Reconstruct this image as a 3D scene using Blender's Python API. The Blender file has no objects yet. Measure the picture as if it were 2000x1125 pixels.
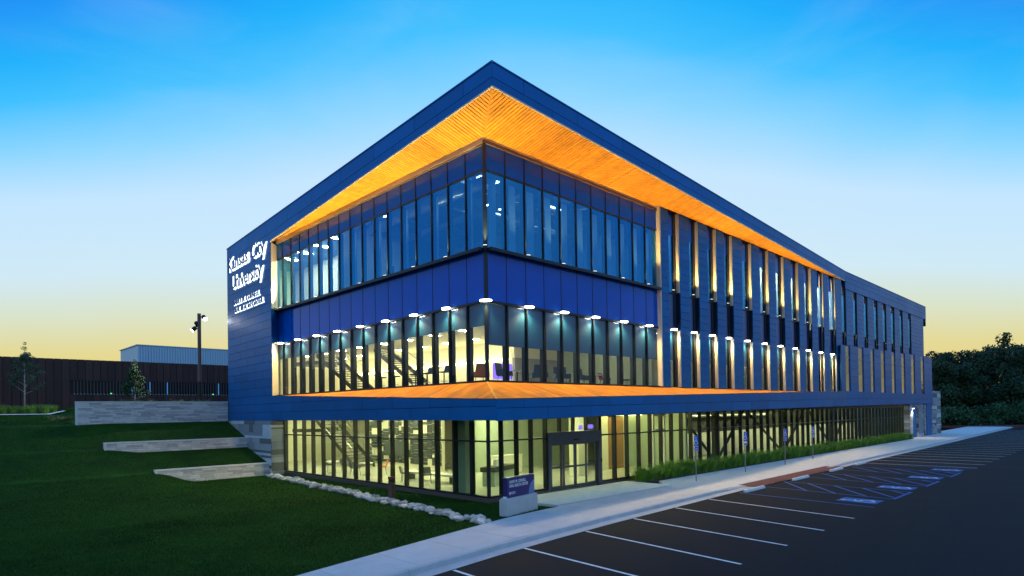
import bpy, bmesh, math, random
import numpy as np
from mathutils import Vector, Matrix
random.seed(7); RNG = np.random.default_rng(7)
S = bpy.context.scene
COL = S.collection
rad = math.radians

# ------------------------------------------------------------------ camera
cam = bpy.data.cameras.new('camera'); cam_o = bpy.data.objects.new('camera', cam); COL.objects.link(cam_o)
CAM = Vector((-17.645, -19.496, 3.65))
_a = rad(45.594); F = Vector((math.cos(_a), math.sin(_a), 0)); R = Vector((math.sin(_a), -math.cos(_a), 0)); U = Vector((0, 0, 1))
_c, _s = math.cos(rad(.595)), math.sin(rad(.595)); F, U = F*_c + U*_s, U*_c - F*_s
_c, _s = math.cos(rad(.874)), math.sin(rad(.874)); R, U = R*_c - U*_s, U*_c + R*_s
M = Matrix((R, U, -F)).transposed().to_4x4(); M.translation = CAM
cam_o.matrix_world = M
cam.sensor_width = 36; cam.lens = 36*1201.683/2000; cam.shift_y = (792.113-562.5)/2000
cam.clip_end = 4000; cam.clip_start = .1
S.camera = cam_o

# ------------------------------------------------------------------ world: dusk sky, sun just set behind the building
def lin(c):
    return tuple(((v/255)/12.92 if v/255 <= .04045 else ((v/255+.055)/1.055)**2.4) for v in c)
W = bpy.data.worlds.new('World'); S.world = W; W.use_nodes = True
nt = W.node_tree; nt.nodes.clear()
def N(t, ty, **kw):
    n = t.nodes.new(ty)
    for k, v in kw.items(): setattr(n, k, v)
    return n
def L(t, a, b): t.links.new(a, b)
def math_node(t, op, a, b=None, clamp=False):
    n = N(t, 'ShaderNodeMath', operation=op); n.use_clamp = clamp
    for i, v in enumerate((a, b)):
        if v is None: continue
        if isinstance(v, (int, float)): n.inputs[i].default_value = v
        else: L(t, v, n.inputs[i])
    return n.outputs[0]
tc = N(nt, 'ShaderNodeTexCoord')
nrm = N(nt, 'ShaderNodeVectorMath', operation='NORMALIZE'); L(nt, tc.outputs['Generated'], nrm.inputs[0])
sep = N(nt, 'ShaderNodeSeparateXYZ'); L(nt, nrm.outputs[0], sep.inputs[0])
hor = N(nt, 'ShaderNodeVectorMath', operation='MULTIPLY'); L(nt, nrm.outputs[0], hor.inputs[0]); hor.inputs[1].default_value = (1, 1, 0)
hn = N(nt, 'ShaderNodeVectorMath', operation='NORMALIZE'); L(nt, hor.outputs[0], hn.inputs[0])
dt = N(nt, 'ShaderNodeVectorMath', operation='DOT_PRODUCT'); L(nt, hn.outputs[0], dt.inputs[0])
dt.inputs[1].default_value = (math.cos(_a), math.sin(_a), 0)
om = math_node(nt, 'SUBTRACT', 1.0, dt.outputs['Value'])
fa = math_node(nt, 'MULTIPLY_ADD', om, 1.9); fa.node.inputs[2].default_value = 1.0
el = math_node(nt, 'MAXIMUM', sep.outputs[2], 0.0)
nz = N(nt, 'ShaderNodeTexNoise'); nz.inputs['Scale'].default_value = 2.2; nz.inputs['Detail'].default_value = 3
L(nt, nrm.outputs[0], nz.inputs['Vector'])
nzo = math_node(nt, 'MULTIPLY_ADD', nz.outputs[0], .05); nzo.node.inputs[2].default_value = -.025
u = math_node(nt, 'MULTIPLY', el, fa)
u = math_node(nt, 'ADD', u, nzo)
u = math_node(nt, 'DIVIDE', u, 1.2, True)
ramp = N(nt, 'ShaderNodeValToRGB'); L(nt, u, ramp.inputs[0])
SKY = [(0, (224, 188, 122)), (.055, (226, 203, 116)), (.115, (221, 212, 146)), (.18, (212, 223, 200)), (.25, (203, 230, 244)), (.375, (192, 227, 254)),
       (.456, (134, 211, 255)), (.53, (56, 190, 253)), (.59, (10, 174, 250)), (.68, (12, 140, 245)), (.85, (16, 122, 238)), (1.1, (30, 132, 240))]
el_ = ramp.color_ramp.elements
while len(el_) < len(SKY): el_.new(.5)
for e_, (p, c) in zip(el_, SKY): e_.position = p/1.2; e_.color = lin(c)+(1,)
sky = N(nt, 'ShaderNodeTexSky', sky_type='NISHITA'); sky.sun_disc = False
sky.sun_elevation = rad(1.0); sky.sun_rotation = rad(90-45.6)
ramp2 = N(nt, 'ShaderNodeValToRGB'); L(nt, el, ramp2.inputs[0])
EAST = [(0, (92, 108, 138)), (.10, (126, 150, 186)), (.22, (172, 200, 234)), (.4, (152, 198, 248)), (.7, (110, 178, 250)), (1, (80, 162, 248))]
e2 = ramp2.color_ramp.elements
while len(e2) < len(EAST): e2.new(.5)
for e_, (p, c) in zip(e2, EAST): e_.position = p; e_.color = lin(c)+(1,)
mre = N(nt, 'ShaderNodeMapRange', interpolation_type='SMOOTHSTEP'); L(nt, om, mre.inputs[0]); mre.inputs[1].default_value = .35; mre.inputs[2].default_value = 1.15
mxe = N(nt, 'ShaderNodeMix', data_type='RGBA'); L(nt, mre.outputs[0], mxe.inputs[0]); L(nt, ramp.outputs[0], mxe.inputs[6]); L(nt, ramp2.outputs[0], mxe.inputs[7])
# thin high haze, in long soft streaks
cmap = N(nt, 'ShaderNodeMapping'); L(nt, nrm.outputs[0], cmap.inputs[0]); cmap.inputs['Scale'].default_value = (1.6, 1.6, 4.5)
cn = N(nt, 'ShaderNodeTexNoise'); L(nt, cmap.outputs[0], cn.inputs['Vector']); cn.inputs['Scale'].default_value = 1.7; cn.inputs['Detail'].default_value = 7; cn.inputs['Roughness'].default_value = .55; cn.inputs['Distortion'].default_value = .6
cr = N(nt, 'ShaderNodeMapRange', interpolation_type='SMOOTHSTEP'); L(nt, cn.outputs[0], cr.inputs[0]); cr.inputs[1].default_value = .42; cr.inputs[2].default_value = .75; cr.inputs[4].default_value = .10
hz = N(nt, 'ShaderNodeMix', data_type='RGBA'); L(nt, cr.outputs[0], hz.inputs[0]); L(nt, mxe.outputs[2], hz.inputs[6]); hz.inputs[7].default_value = lin((214, 228, 246))+(1,)
mx = N(nt, 'ShaderNodeMix', data_type='RGBA', blend_type='ADD'); mx.inputs[0].default_value = .02
L(nt, hz.outputs[2], mx.inputs[6]); L(nt, sky.outputs[0], mx.inputs[7])
bg = N(nt, 'ShaderNodeBackground'); bg.inputs[1].default_value = 1.0; L(nt, mx.outputs[2], bg.inputs[0])
wo = N(nt, 'ShaderNodeOutputWorld'); L(nt, bg.outputs[0], wo.inputs[0])

# the last of the daylight: a very weak, wide sun low behind the building
sl = bpy.data.lights.new('sun', 'SUN'); sl.energy = .12; sl.angle = rad(15); sl.color = (1, .8, .55)
so = bpy.data.objects.new('sun', sl); COL.objects.link(so)
so.rotation_euler = Vector((-math.cos(_a)*math.cos(rad(3)), -math.sin(_a)*math.cos(rad(3)), -math.sin(rad(3)))).to_track_quat('-Z', 'Y').to_euler()
S.view_settings.view_transform = 'Standard'; S.view_settings.look = 'None'; S.view_settings.exposure = 0; S.view_settings.gamma = 1
S.view_settings.use_curve_mapping = False
S.render.engine = 'CYCLES'
S.cycles.use_denoising = True
S.cycles.max_bounces = 8; S.cycles.transparent_max_bounces = 12; S.cycles.diffuse_bounces = 3; S.cycles.glossy_bounces = 3
S.cycles.sample_clamp_indirect = 6
S.cycles.caustics_reflective = False; S.cycles.caustics_refractive = False

# ------------------------------------------------------------------ materials
MATS = {}
def mat(name, col, rough=.6, metal=0, vary=.12, scale=3.0, bump=0, bscale=40., spec=.5, stretch=None, emit=None, estr=0, island=0):
    m = bpy.data.materials.new(name); m.use_nodes = True; t = m.node_tree
    p = t.nodes['Principled BSDF']
    p.inputs['Roughness'].default_value = rough; p.inputs['Metallic'].default_value = metal
    p.inputs['Specular IOR Level'].default_value = spec
    g = N(t, 'ShaderNodeTexCoord'); vec = g.outputs['Object']
    geo = N(t, 'ShaderNodeNewGeometry')
    vec = geo.outputs['Position']
    if stretch:
        mp = N(t, 'ShaderNodeMapping'); L(t, vec, mp.inputs[0]); mp.inputs['Scale'].default_value = stretch; vec = mp.outputs[0]
    n1 = N(t, 'ShaderNodeTexNoise'); n1.inputs['Scale'].default_value = scale; n1.inputs['Detail'].default_value = 6; n1.inputs['Roughness'].default_value = .65
    L(t, vec, n1.inputs['Vector'])
    mr = N(t, 'ShaderNodeMapRange'); L(t, n1.outputs[0], mr.inputs[0])
    mr.inputs[1].default_value = .3; mr.inputs[2].default_value = .7; mr.inputs[3].default_value = 1-vary; mr.inputs[4].default_value = 1+vary
    val = mr.outputs[0]
    if island:
        oi = N(t, 'ShaderNodeObjectInfo')
        r2 = N(t, 'ShaderNodeMapRange'); L(t, oi.outputs['Random'], r2.inputs[0]); r2.inputs[3].default_value = 1-island; r2.inputs[4].default_value = 1+island
        val = math_node(t, 'MULTIPLY', val, r2.outputs[0])
    vm = N(t, 'ShaderNodeVectorMath', operation='SCALE'); vm.inputs[0].default_value = col[:3]; L(t, val, vm.inputs['Scale'])
    L(t, vm.outputs[0], p.inputs['Base Color'])
    rr = math_node(t, 'MULTIPLY', n1.outputs[0], rough*.5); rr = math_node(t, 'ADD', rr, rough*.75); L(t, rr, p.inputs['Roughness'])
    if bump:
        n2 = N(t, 'ShaderNodeTexNoise'); n2.inputs['Scale'].default_value = bscale; n2.inputs['Detail'].default_value = 5
        L(t, vec, n2.inputs['Vector'])
        b = N(t, 'ShaderNodeBump'); b.inputs['Strength'].default_value = bump; b.inputs['Distance'].default_value = .02
        L(t, n2.outputs[0], b.inputs['Height']); L(t, b.outputs[0], p.inputs['Normal'])
    if emit:
        p.inputs['Emission Color'].default_value = emit+(1,); p.inputs['Emission Strength'].default_value = estr
    MATS[name] = m
    return m
def glass(name, tint, base, refl=(1, 1, 1), rough=.02):
    m = bpy.data.materials.new(name); m.use_nodes = True; t = m.node_tree; t.nodes.clear()
    tr = N(t, 'ShaderNodeBsdfTransparent'); tr.inputs[0].default_value = tint+(1,)
    gl = N(t, 'ShaderNodeBsdfGlossy'); gl.inputs[0].default_value = refl+(1,); gl.inputs['Roughness'].default_value = rough
    lw = N(t, 'ShaderNodeLayerWeight'); lw.inputs[0].default_value = .5
    sch = math_node(t, 'POWER', lw.outputs['Facing'], 5.0); sch = math_node(t, 'MULTIPLY', sch, .5)
    geo = N(t, 'ShaderNodeNewGeometry')
    n2 = N(t, 'ShaderNodeTexNoise'); n2.inputs['Scale'].default_value = .7; L(t, geo.outputs['Position'], n2.inputs['Vector'])
    b = N(t, 'ShaderNodeBump'); b.inputs['Strength'].default_value = .05; b.inputs['Distance'].default_value = .05
    L(t, n2.outputs[0], b.inputs['Height']); L(t, b.outputs[0], gl.inputs['Normal'])
    f = math_node(t, 'ADD', sch, base, True)
    ms = N(t, 'ShaderNodeMixShader'); L(t, f, ms.inputs[0]); L(t, tr.outputs[0], ms.inputs[1]); L(t, gl.outputs[0], ms.inputs[2])
    o = N(t, 'ShaderNodeOutputMaterial'); L(t, ms.outputs[0], o.inputs[0])
    MATS[name] = m; return m
def emis(name, col, st):
    m = bpy.data.materials.new(name); m.use_nodes = True; t = m.node_tree; t.nodes.clear()
    e = N(t, 'ShaderNodeEmission'); e.inputs[0].default_value = col+(1,); e.inputs[1].default_value = st
    o = N(t, 'ShaderNodeOutputMaterial'); L(t, e.outputs[0], o.inputs[0]); MATS[name] = m; return m

mat('clad', (.003, .138, .40), .45, .32, vary=.10, scale=.8, bump=.10, bscale=1.3, island=.09, spec=.15)
mat('clad_back', (.004, .02, .055), .6, .2)
mat('spandrel', (.0002, .105, .60), .07, .0, vary=.05, scale=.5, island=.05, spec=.20)
mat('spandrel_dark', (.003, .055, .24), .3, .1, vary=.05)
mat('mullion', (.012, .022, .035), .4, .5, vary=.1)
mat('mullion_gf', (.022, .024, .024), .45, .4, vary=.1)
mat('bronze', (.13, .095, .08), .5, .2, vary=.1)
mat('trim', (.62, .50, .34), .35, .6, vary=.06)
mat('reveal', (.86, .74, .55), .45, .0, vary=.06)
mat('wood', (.64, .27, .022), .55, 0, spec=.15, vary=.22, scale=2.5, stretch=(1.2, 1.2, 1.2), bump=.04, island=.13)
mat('wood_ledge', (.62, .20, .010), .6, 0, spec=.08, vary=.35, scale=1.1, bump=.04, island=.16)
mat('wood_gap', (.02, .007, .002), .9, spec=.05)
mat('roof', (.12, .12, .12), .9)
mat('white_wall', (.78, .76, .68), .8, vary=.03)
mat('cream_wall', (.72, .70, .55), .8, vary=.03)
mat('green_wall', (.42, .50, .40), .8, vary=.05)
mat('grey_wall', (.30, .31, .32), .8, vary=.05)
mat('dark_wall', (.05, .055, .05), .8)
mat('blue_wall', (.14, .26, .42), .8, vary=.08)
mat('interior_wood', (.30, .15, .06), .5, vary=.2, stretch=(6, 6, .6))
mat('floor', (.55, .54, .46), .25, vary=.06)
mat('carpet', (.22, .22, .22), .9, vary=.15, scale=12)
mat('ceiling', (.75, .74, .66), .9, vary=.02)
mat('slab', (.12, .12, .12), .8)
mat('shade', (.008, .085, .22), .55, .1, vary=.10, scale=1.5, stretch=(1, 1, .2))
mat('curtain', (.30, .48, .62), .8, vary=.10, scale=9, stretch=(6, 6, .05))
mat('letter_face', (.006, .09, .26), .5, .2)
mat('steel', (.32, .33, .33), .35, .7)
mat('dark_steel', (.05, .055, .055), .4, .5)
mat('tile_dark', (.055, .065, .075), .35, vary=.15, island=.35)
mat('chair_grey', (.11, .12, .13), .7)
mat('chair_navy', (.02, .06, .13), .6)
mat('chair_orange', (.62, .13, .05), .6)
mat('chair_magenta', (.55, .02, .15), .6)
mat('table_white', (.75, .74, .70), .4)
mat('concrete', (.56, .55, .53), .85, vary=.10, scale=1.6, bump=.25, bscale=30)
mat('concrete_light', (.66, .64, .60), .8, vary=.08, scale=2, bump=.2, bscale=30)
mat('kerb', (.50, .50, .49), .85, vary=.12, scale=2, bump=.25, bscale=25)
mat('asphalt', (.0165, .0168, .018), .85, vary=.38, scale=.33, bump=.15, bscale=50, spec=.14)
mat('paint_white', (.80, .80, .80), .7, vary=.15, scale=5)
mat('paint_blue', (.008, .10, .36), .7, vary=.20, scale=5)
mat('paint_pale', (.60, .74, .88), .7, vary=.15, scale=5)
mat('warn', (.17, .05, .038), .75, vary=.15, scale=4)
mat('lawn', (.019, .060, .008), .95, spec=.05, vary=.35, scale=.7, bump=.5, bscale=60)
mat('blade', (.023, .076, .010), .9, spec=.08, vary=.62, scale=.22)
mat('soil', (.075, .045, .028), .95, vary=.35, scale=6, bump=.8, bscale=20)
mat('ground', (.05, .06, .035), .95, vary=.3, scale=.2)
mat('brick_a', (.60, .60, .59), .85, vary=.12, bump=.4, bscale=25)
mat('brick_b', (.74, .73, .71), .85, vary=.12, bump=.4, bscale=25)
mat('brick_c', (.46, .46, .47), .85, vary=.12, bump=.4, bscale=25)
mat('mortar', (.16, .16, .17), .95)
mat('coping', (.72, .72, .71), .8, vary=.08, bump=.2)
mat('stone_a', (.36, .37, .38), .8, vary=.1, bump=.3)
mat('stone_b', (.58, .60, .62), .8, vary=.1, bump=.3)
mat('stone_c', (.15, .145, .145), .8, vary=.1, bump=.3)
mat('stone_d', (.27, .28, .30), .8, vary=.1, bump=.3)
mat('rock', (.56, .48, .40), .85, vary=.30, scale=6, bump=.5, bscale=15, island=.42)
mat('rust', (.16, .075, .055), .6, .3, vary=.15)
mat('lamp_post', (.17, .11, .10), .55, .4)
mat('black', (.01, .01, .01), .5)
mat('dark_fence', (.085, .036, .028), .7, .1, vary=.25, scale=2, stretch=(1, 1, .15), island=.22)
mat('metal_shed', (.42, .62, .78), .5, .3, vary=.05)
mat('bark', (.20, .18, .15), .9, vary=.25, scale=8, bump=.5)
mat('bark_pale', (.36, .36, .32), .85, vary=.2, scale=8)
mat('leaf_wood', (.022, .058, .018), .7, vary=.45, scale=.35, island=.2)
mat('leaf_bush', (.026, .080, .022), .7, vary=.45, scale=.4, island=.2)
mat('leaf_young', (.060, .100, .055), .7, vary=.30, scale=3)
mat('grass_plant', (.14, .30, .025), .6, vary=.4, scale=1.4)
mat('grass_pale', (.14, .18, .055), .7, vary=.4, scale=2)
mat('sign_blue', (.012, .09, .62), .4)
mat('sign_white', (.8, .8, .8), .5)
mat('purple', (.028, .016, .13), .4, vary=.05)
mat('lilac', (.16, .22, .42), .5)
glass('glass_gf', (.90, .95, .84), .025)
glass('glass_1', (.94, .97, .95), .025)
glass('glass_2', (.74, .88, .96), .19, (.07, .50, 1.0))
emis('lens', (1, .97, .88), 26)
emis('lens_up', (1, .93, .72), 4)
emis('letters', (.86, .96, 1), 2.6)
emis('ceil_gf', (1, .96, .58), 80)
emis('ceil_1', (1, .93, .62), 62)
emis('ceil_2w', (1, .95, .68), 230)
emis('ceil_2', (.75, .9, 1), 26)
emis('ceil_lobby', (.96, 1, .58), 44)
emis('strip', (1, .85, .35), 9)
emis('cyan_tube', (.10, .38, 1), .55)
emis('screen', (.25, .15, 1), 1.6)
emis('green_dot', (.1, 1, .3), 1.2)
emis('flood', (1, .96, .88), 12)

# ------------------------------------------------------------------ builders
def link(o, parent=None):
    COL.objects.link(o)
    if parent is not None: o.parent = parent
    return o
def mesh_obj(name, mname, parent, verts, faces, smooth=False):
    me = bpy.data.meshes.new(name); me.from_pydata([tuple(v) for v in verts], [], faces)
    me.materials.append(MATS[mname])
    if smooth:
        for p in me.polygons: p.use_smooth = True
    me.update()
    return link(bpy.data.objects.new(name, me), parent)
def empty(name, loc=(0, 0, 0), rz=0, label=None, cat=None, group=None):
    o = bpy.data.objects.new(name, None); o.location = loc; o.rotation_euler = (0, 0, rz); link(o)
    o.empty_display_size = .2
    tag(o, label, cat, group); return o
def tag(o, label=None, cat=None, group=None, kind=None):
    if label: o['label'] = label
    if cat: o['category'] = cat
    if group: o['group'] = group
    if kind: o['kind'] = kind
    return o
BF = [(0, 3, 2, 1), (4, 5, 6, 7), (0, 1, 5, 4), (1, 2, 6, 5), (2, 3, 7, 6), (3, 0, 4, 7)]
def boxv(x0, x1, y0, y1, z0, z1):
    return [(x0, y0, z0), (x1, y0, z0), (x1, y1, z0), (x0, y1, z0), (x0, y0, z1), (x1, y0, z1), (x1, y1, z1), (x0, y1, z1)]
def box(name, mname, parent, x0, x1, y0, y1, z0, z1):
    return mesh_obj(name, mname, parent, boxv(x0, x1, y0, y1, z0, z1), BF)
class MB:
    def __init__(s): s.v = []; s.f = []
    def add(s, v, f):
        o = len(s.v); s.v += [tuple(q) for q in v]; s.f += [tuple(i+o for i in q) for q in f]
    def box(s, *a): s.add(boxv(*a), BF)
    def tube(s, pts, rs, n=8, cap=True):
        pts = [Vector(p) for p in pts]; rs = rs if isinstance(rs, (list, tuple)) else [rs]*len(pts)
        o = len(s.v)
        for i, p in enumerate(pts):
            d = (pts[min(i+1, len(pts)-1)]-pts[max(i-1, 0)]).normalized()
            a = d.cross(Vector((0, 0, 1)) if abs(d.z) < .9 else Vector((1, 0, 0))).normalized(); b = d.cross(a)
            for k in range(n):
                t = 2*math.pi*k/n; s.v.append(tuple(p+(a*math.cos(t)+b*math.sin(t))*rs[i]))
        for i in range(len(pts)-1):
            for k in range(n):
                k2 = (k+1) % n; s.f.append((o+i*n+k, o+i*n+k2, o+(i+1)*n+k2, o+(i+1)*n+k))
        if cap:
            s.f.append(tuple(o+k for k in range(n))[::-1]); s.f.append(tuple(o+(len(pts)-1)*n+k for k in range(n)))
    def prism(s, poly, z0, z1):
        n = len(poly); o = len(s.v)
        for z in (z0, z1):
            for p in poly: s.v.append((p[0], p[1], z if not callable(z) else z(p)))
        s.f.append(tuple(o+i for i in range(n))[::-1]); s.f.append(tuple(o+n+i for i in range(n)))
        for i in range(n): j = (i+1) % n; s.f.append((o+i, o+j, o+n+j, o+n+i))
    def obj(s, name, mname, parent=None, smooth=False): return mesh_obj(name, mname, parent, s.v, s.f, smooth)
def lerp(a, b, t): return a+(b-a)*t
def spot(parent, loc, direction, energy, col, size=100, blend=.8, radius=.08, name='lamp'):
    l = bpy.data.lights.new(name, 'SPOT'); l.energy = energy; l.color = col; l.spot_size = rad(size); l.spot_blend = blend; l.shadow_soft_size = radius
    o = bpy.data.objects.new(name, l); o.location = loc; o.rotation_euler = Vector(direction).to_track_quat('-Z', 'Y').to_euler()
    return link(o, parent)
WARM = (1, .76, .33)

# ================================================================== SETTING
ZL = -.22     # lawn level at the building
W3Y, W2Y, W1Y, WT = 20.2, 24.5, 28.95, .3
def lerp(a, b, t): return a+(b-a)*t
def ip(x, xs, ys): return float(np.interp(x, xs, ys))
def slope(y): return ip(y, [-30, 9, 16, 20.2, 24.5, 28.95, 38, 43, 60, 300], [ZL, ZL, -.02, .40, 1.70, 3.22, 3.92, 4.12, 4.3, 4.3])
def terr(y):
    return ip(y, [-30, W3Y, W3Y+WT*.45, W3Y+WT*.55, W2Y, W2Y+WT*.45, W2Y+WT*.55, W1Y, W1Y+WT*.45, W1Y+WT*.55, 60, 300],
              [ZL, ZL, ZL, .56, 1.46, 1.46, 2.10, 3.28, 3.28, 4.55, 4.5, 4.5])
WEND = lambda y: ip(y, [W3Y, W2Y, W1Y], [-7.4, -9.1, -9.8])
def hgt(x, y):
    e = WEND(y); t = min(max((x-(e-.2))/2.2, 0), 1); t = t*t*(3-2*t)
    return lerp(slope(y), terr(y), t)
KX = [-60, -30, -14, -9.63, -4.9, 0, 9.35, 13, 53, 102, 118]
KY = [-19, -11.2, -7.95, -7.11, -6.45, -6.08, -5.64, -5.52, -5.1, -4.2, -4.0]
def kerb_y(x): return ip(x, KX, KY)
IX = [-60, -30, -14, -11.16, -6.82, -1.95, 1.02, 9.5]
IY = [-17, -9.6, -6.1, -5.43, -4.44, -3.38, -3.14, -3.1]
def inner_y(x): return ip(x, IX, IY)

# ground sheet to the horizon
g = mesh_obj('ground', 'ground', None, [(-2500, -2500, -.9), (2500, -2500, -.9), (2500, 2500, -.9), (-2500, 2500, -.9)], [(0, 1, 2, 3)]); tag(g, kind='structure')
# lawn sheet
xs = sorted(set(list(np.arange(-90, -24, 6)) + list(np.arange(-24, 2.5, .5))))
ys = sorted(set(list(np.arange(-3, 62, .5)) + [W+d for W in (W3Y, W2Y, W1Y) for d in (0, WT*.45, WT*.55, WT)]))
v = []; f = []; rows = [None]+ys
for y in rows:
    for x in xs:
        if y is None: yy = inner_y(x)+.03; v.append((x, yy, ZL))
        else:
            yy = max(y, inner_y(x)+.06); x_ = min(x, -.06) if yy > -.06 else x; v.append((x_, yy, hgt(x_, yy)))
n = len(xs)
for i in range(len(rows)-1):
    for j in range(n-1): f.append((i*n+j, i*n+j+1, (i+1)*n+j+1, (i+1)*n+j))
lawn = mesh_obj('lawn', 'lawn', None, v, f, True); tag(lawn, kind='structure')
far = mesh_obj('grass_slope', 'lawn', None, [(-90, 60, 4.2), (150, 60, 4.2), (300, 300, 4.3), (-300, 300, 4.3)], [(0, 1, 2, 3)]); tag(far, kind='structure')

# mown blades on the lawn (uncountable)
def blades(name, mname, P, hmin, hmax, w):
    n = len(P); ang = RNG.uniform(0, 6.283, n); h = RNG.uniform(hmin, hmax, n); ww = w*RNG.uniform(.6, 1.3, n)
    lx, ly = RNG.normal(0, .45, n)*h, RNG.normal(0, .45, n)*h
    a = P.copy(); b = P.copy(); c = P.copy()
    a[:, 0] -= np.cos(ang)*ww/2; a[:, 1] -= np.sin(ang)*ww/2; b[:, 0] += np.cos(ang)*ww/2; b[:, 1] += np.sin(ang)*ww/2
    c[:, 0] += lx; c[:, 1] += ly; c[:, 2] += h
    co = np.stack([a, b, c], 1).reshape(-1, 3).astype(np.float32)
    me = bpy.data.meshes.new(name); me.vertices.add(3*n); me.vertices.foreach_set('co', co.ravel())
    me.loops.add(3*n); me.loops.foreach_set('vertex_index', np.arange(3*n, dtype=np.int32))
    me.polygons.add(n); me.polygons.foreach_set('loop_start', np.arange(0, 3*n, 3, dtype=np.int32)); me.polygons.foreach_set('loop_total', np.full(n, 3, dtype=np.int32))
    me.update(); me.validate(); me.materials.append(MATS[mname])
    return link(bpy.data.objects.new(name, me))
SLX, SLY = [-30, 9, 16, 20.2, 24.5, 28.95, 38, 43, 60, 300], [ZL, ZL, -.02, .40, 1.70, 3.22, 3.92, 4.12, 4.3, 4.3]
def hgtv(X, Y):
    e = np.interp(Y, [W3Y, W2Y, W1Y], [-7.4, -9.1, -9.8]); t = np.clip((X-(e-.2))/2.2, 0, 1); t = t*t*(3-2*t)
    b = np.interp(Y, [-30, W3Y, W3Y+WT*.45, W3Y+WT*.55, W2Y, W2Y+WT*.45, W2Y+WT*.55, W1Y, W1Y+WT*.45, W1Y+WT*.55, 60, 300],
              [ZL, ZL, ZL, .56, 1.46, 1.46, 2.10, 3.28, 3.28, 4.55, 4.5, 4.5])
    a = np.interp(Y, SLX, SLY); return a+(b-a)*t
pts = []
for x0, x1, y0, y1, d in [(-19, 0.9, -7, 6, 900), (-19, -.1, 6, 20, 650), (-19, -.4, 20, 45, 520)]:
    m_ = int((x1-x0)*(y1-y0)*d); X = RNG.uniform(x0, x1, m_); Y = RNG.uniform(y0, y1, m_)
    k = Y > np.interp(X, IX, IY)+.05; k &= ~((X > -.05) & (Y > -.05))
    for WY in (W3Y, W2Y, W1Y): k &= ~((Y > WY-.03) & (Y < WY+WT+.03))
    X, Y = X[k], Y[k]; gx = np.interp(Y, [6, 60], [1, 1])
    pts.append(np.stack([X, Y, hgtv(X, Y)-.01], 1))
gb = blades('lawn_grass', 'blade', np.concatenate(pts), .03, .085, .016)
tag(gb, 'short dark green mown grass covering the lawn', 'grass', kind='stuff')

# car park asphalt and its markings
v = []; f = []
ax = list(np.arange(-60, 126, 3.0))
for x in ax: v += [(x, kerb_y(x)-.43, -.30), (x, -90, -.30)]
for i in range(len(ax)-1): f.append((2*i, 2*i+1, 2*i+3, 2*i+2))
park = mesh_obj('car_park', 'asphalt', None, v, f); tag(park, kind='structure')
for p in park.data.polygons:
    if p.normal.z < 0: p.flip()
def line(name, mname, a, b, w=.1, z=-.294):
    a, b = Vector(a), Vector(b); d = (b-a).normalized(); nrm_ = Vector((-d.y, d.x))*w/2
    q = [a+nrm_, b+nrm_, b-nrm_, a-nrm_]
    o = mesh_obj(name, mname, park, [(p.x, p.y, z) for p in q][::-1], [(0, 1, 2, 3)]); return o
for xa, xb in [(-10.9, -11.2), (-7.9, -8.25), (-4.95, -5.45), (-1.82, -2.6), (1.17, .3), (4.3, 3.25), (7.32, 6.2)]:
    line('parking_line', 'paint_white', (xa, kerb_y(xa)-.5), (xb, -12.35))
x = 30.2
while x < 104:
    line('parking_line', 'paint_white', (x, kerb_y(x)-.5), (x-.3, -12.3), .11); x += 2.9
BL = [10.1, 13.0, 15.85, 18.65, 21.4, 24.2, 26.9, 29.6]
def slant(y): return .135*(y+6.2)
for x in BL: line('accessible_line', 'paint_blue', (x, -6.3), (x+slant(-12.15), -12.15), .10)
for (x0, x1) in ((13.0, 15.85), (18.65, 21.4), (24.2, 26.9)):
    line('accessible_line', 'paint_blue', (x0+slant(-12.1), -12.1), (x1+slant(-12.1), -12.1), .13)
    for k in range(5):
        ya = -5.85-k*1.32-.2; yb = ya-2.3; t = 1.0
        if yb < -12.0: t = (ya+12.0)/2.3; yb = -12.0
        line('hatch_line', 'paint_blue', (x1+slant(ya)-.05, ya), (lerp(x1+slant(yb), x0+slant(yb)+.05, t), yb), .12, -.291)
def isa(parent, mname, cx, cy, z, s, axis='ground'):
    """wheelchair figure, flat; local u (right), v (up)"""
    mb = MB()
    def P(u_, v_):
        return (cx+u_*s, cy+v_*s*1.35, z) if axis == 'ground' else (cx+u_*s, z, cy+v_*s)
    def seg(a, b, w):
        a, b = Vector(a), Vector(b); d = (b-a).normalized(); q = Vector((-d.y, d.x))*w/2
        mb.add([P(*(a+q)), P(*(a-q)), P(*(b-q)), P(*(b+q))], [(0, 1, 2, 3)])
    mb.add([P(-.06+.09*math.cos(t), .42+.09*math.sin(t)) for t in np.linspace(0, 6.283, 13)[:-1]], [tuple(range(12))])
    seg((-.06, .32), (-.04, -.08), .10); seg((-.05, .12), (.16, .12), .07); seg((-.06, -.06), (.20, -.06), .09)
    seg((.18, -.05), (.28, -.36), .09); seg((.26, -.34), (.36, -.30), .07)
    for k in range(11):
        t0, t1 = rad(110+k*21), rad(110+(k+1)*21)
        seg((-.07+.27*math.cos(t0), -.17+.27*math.sin(t0)), (-.07+.27*math.cos(t1), -.17+.27*math.sin(t1)), .08)
    return mb.obj('symbol', mname, parent)
for cx in (10.85, 16.5, 22.15, 27.55):
    b = mesh_obj('accessible_symbol', 'paint_blue', park, [(cx-.66, -11.95, -.2925), (cx+.56, -11.95, -.2925), (cx+.70, -10.4, -.2925), (cx-.52, -10.4, -.2925)], [(0, 1, 2, 3)])
    isa(b, 'paint_pale', cx+.0, -11.15, -.289, 1.02)

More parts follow.
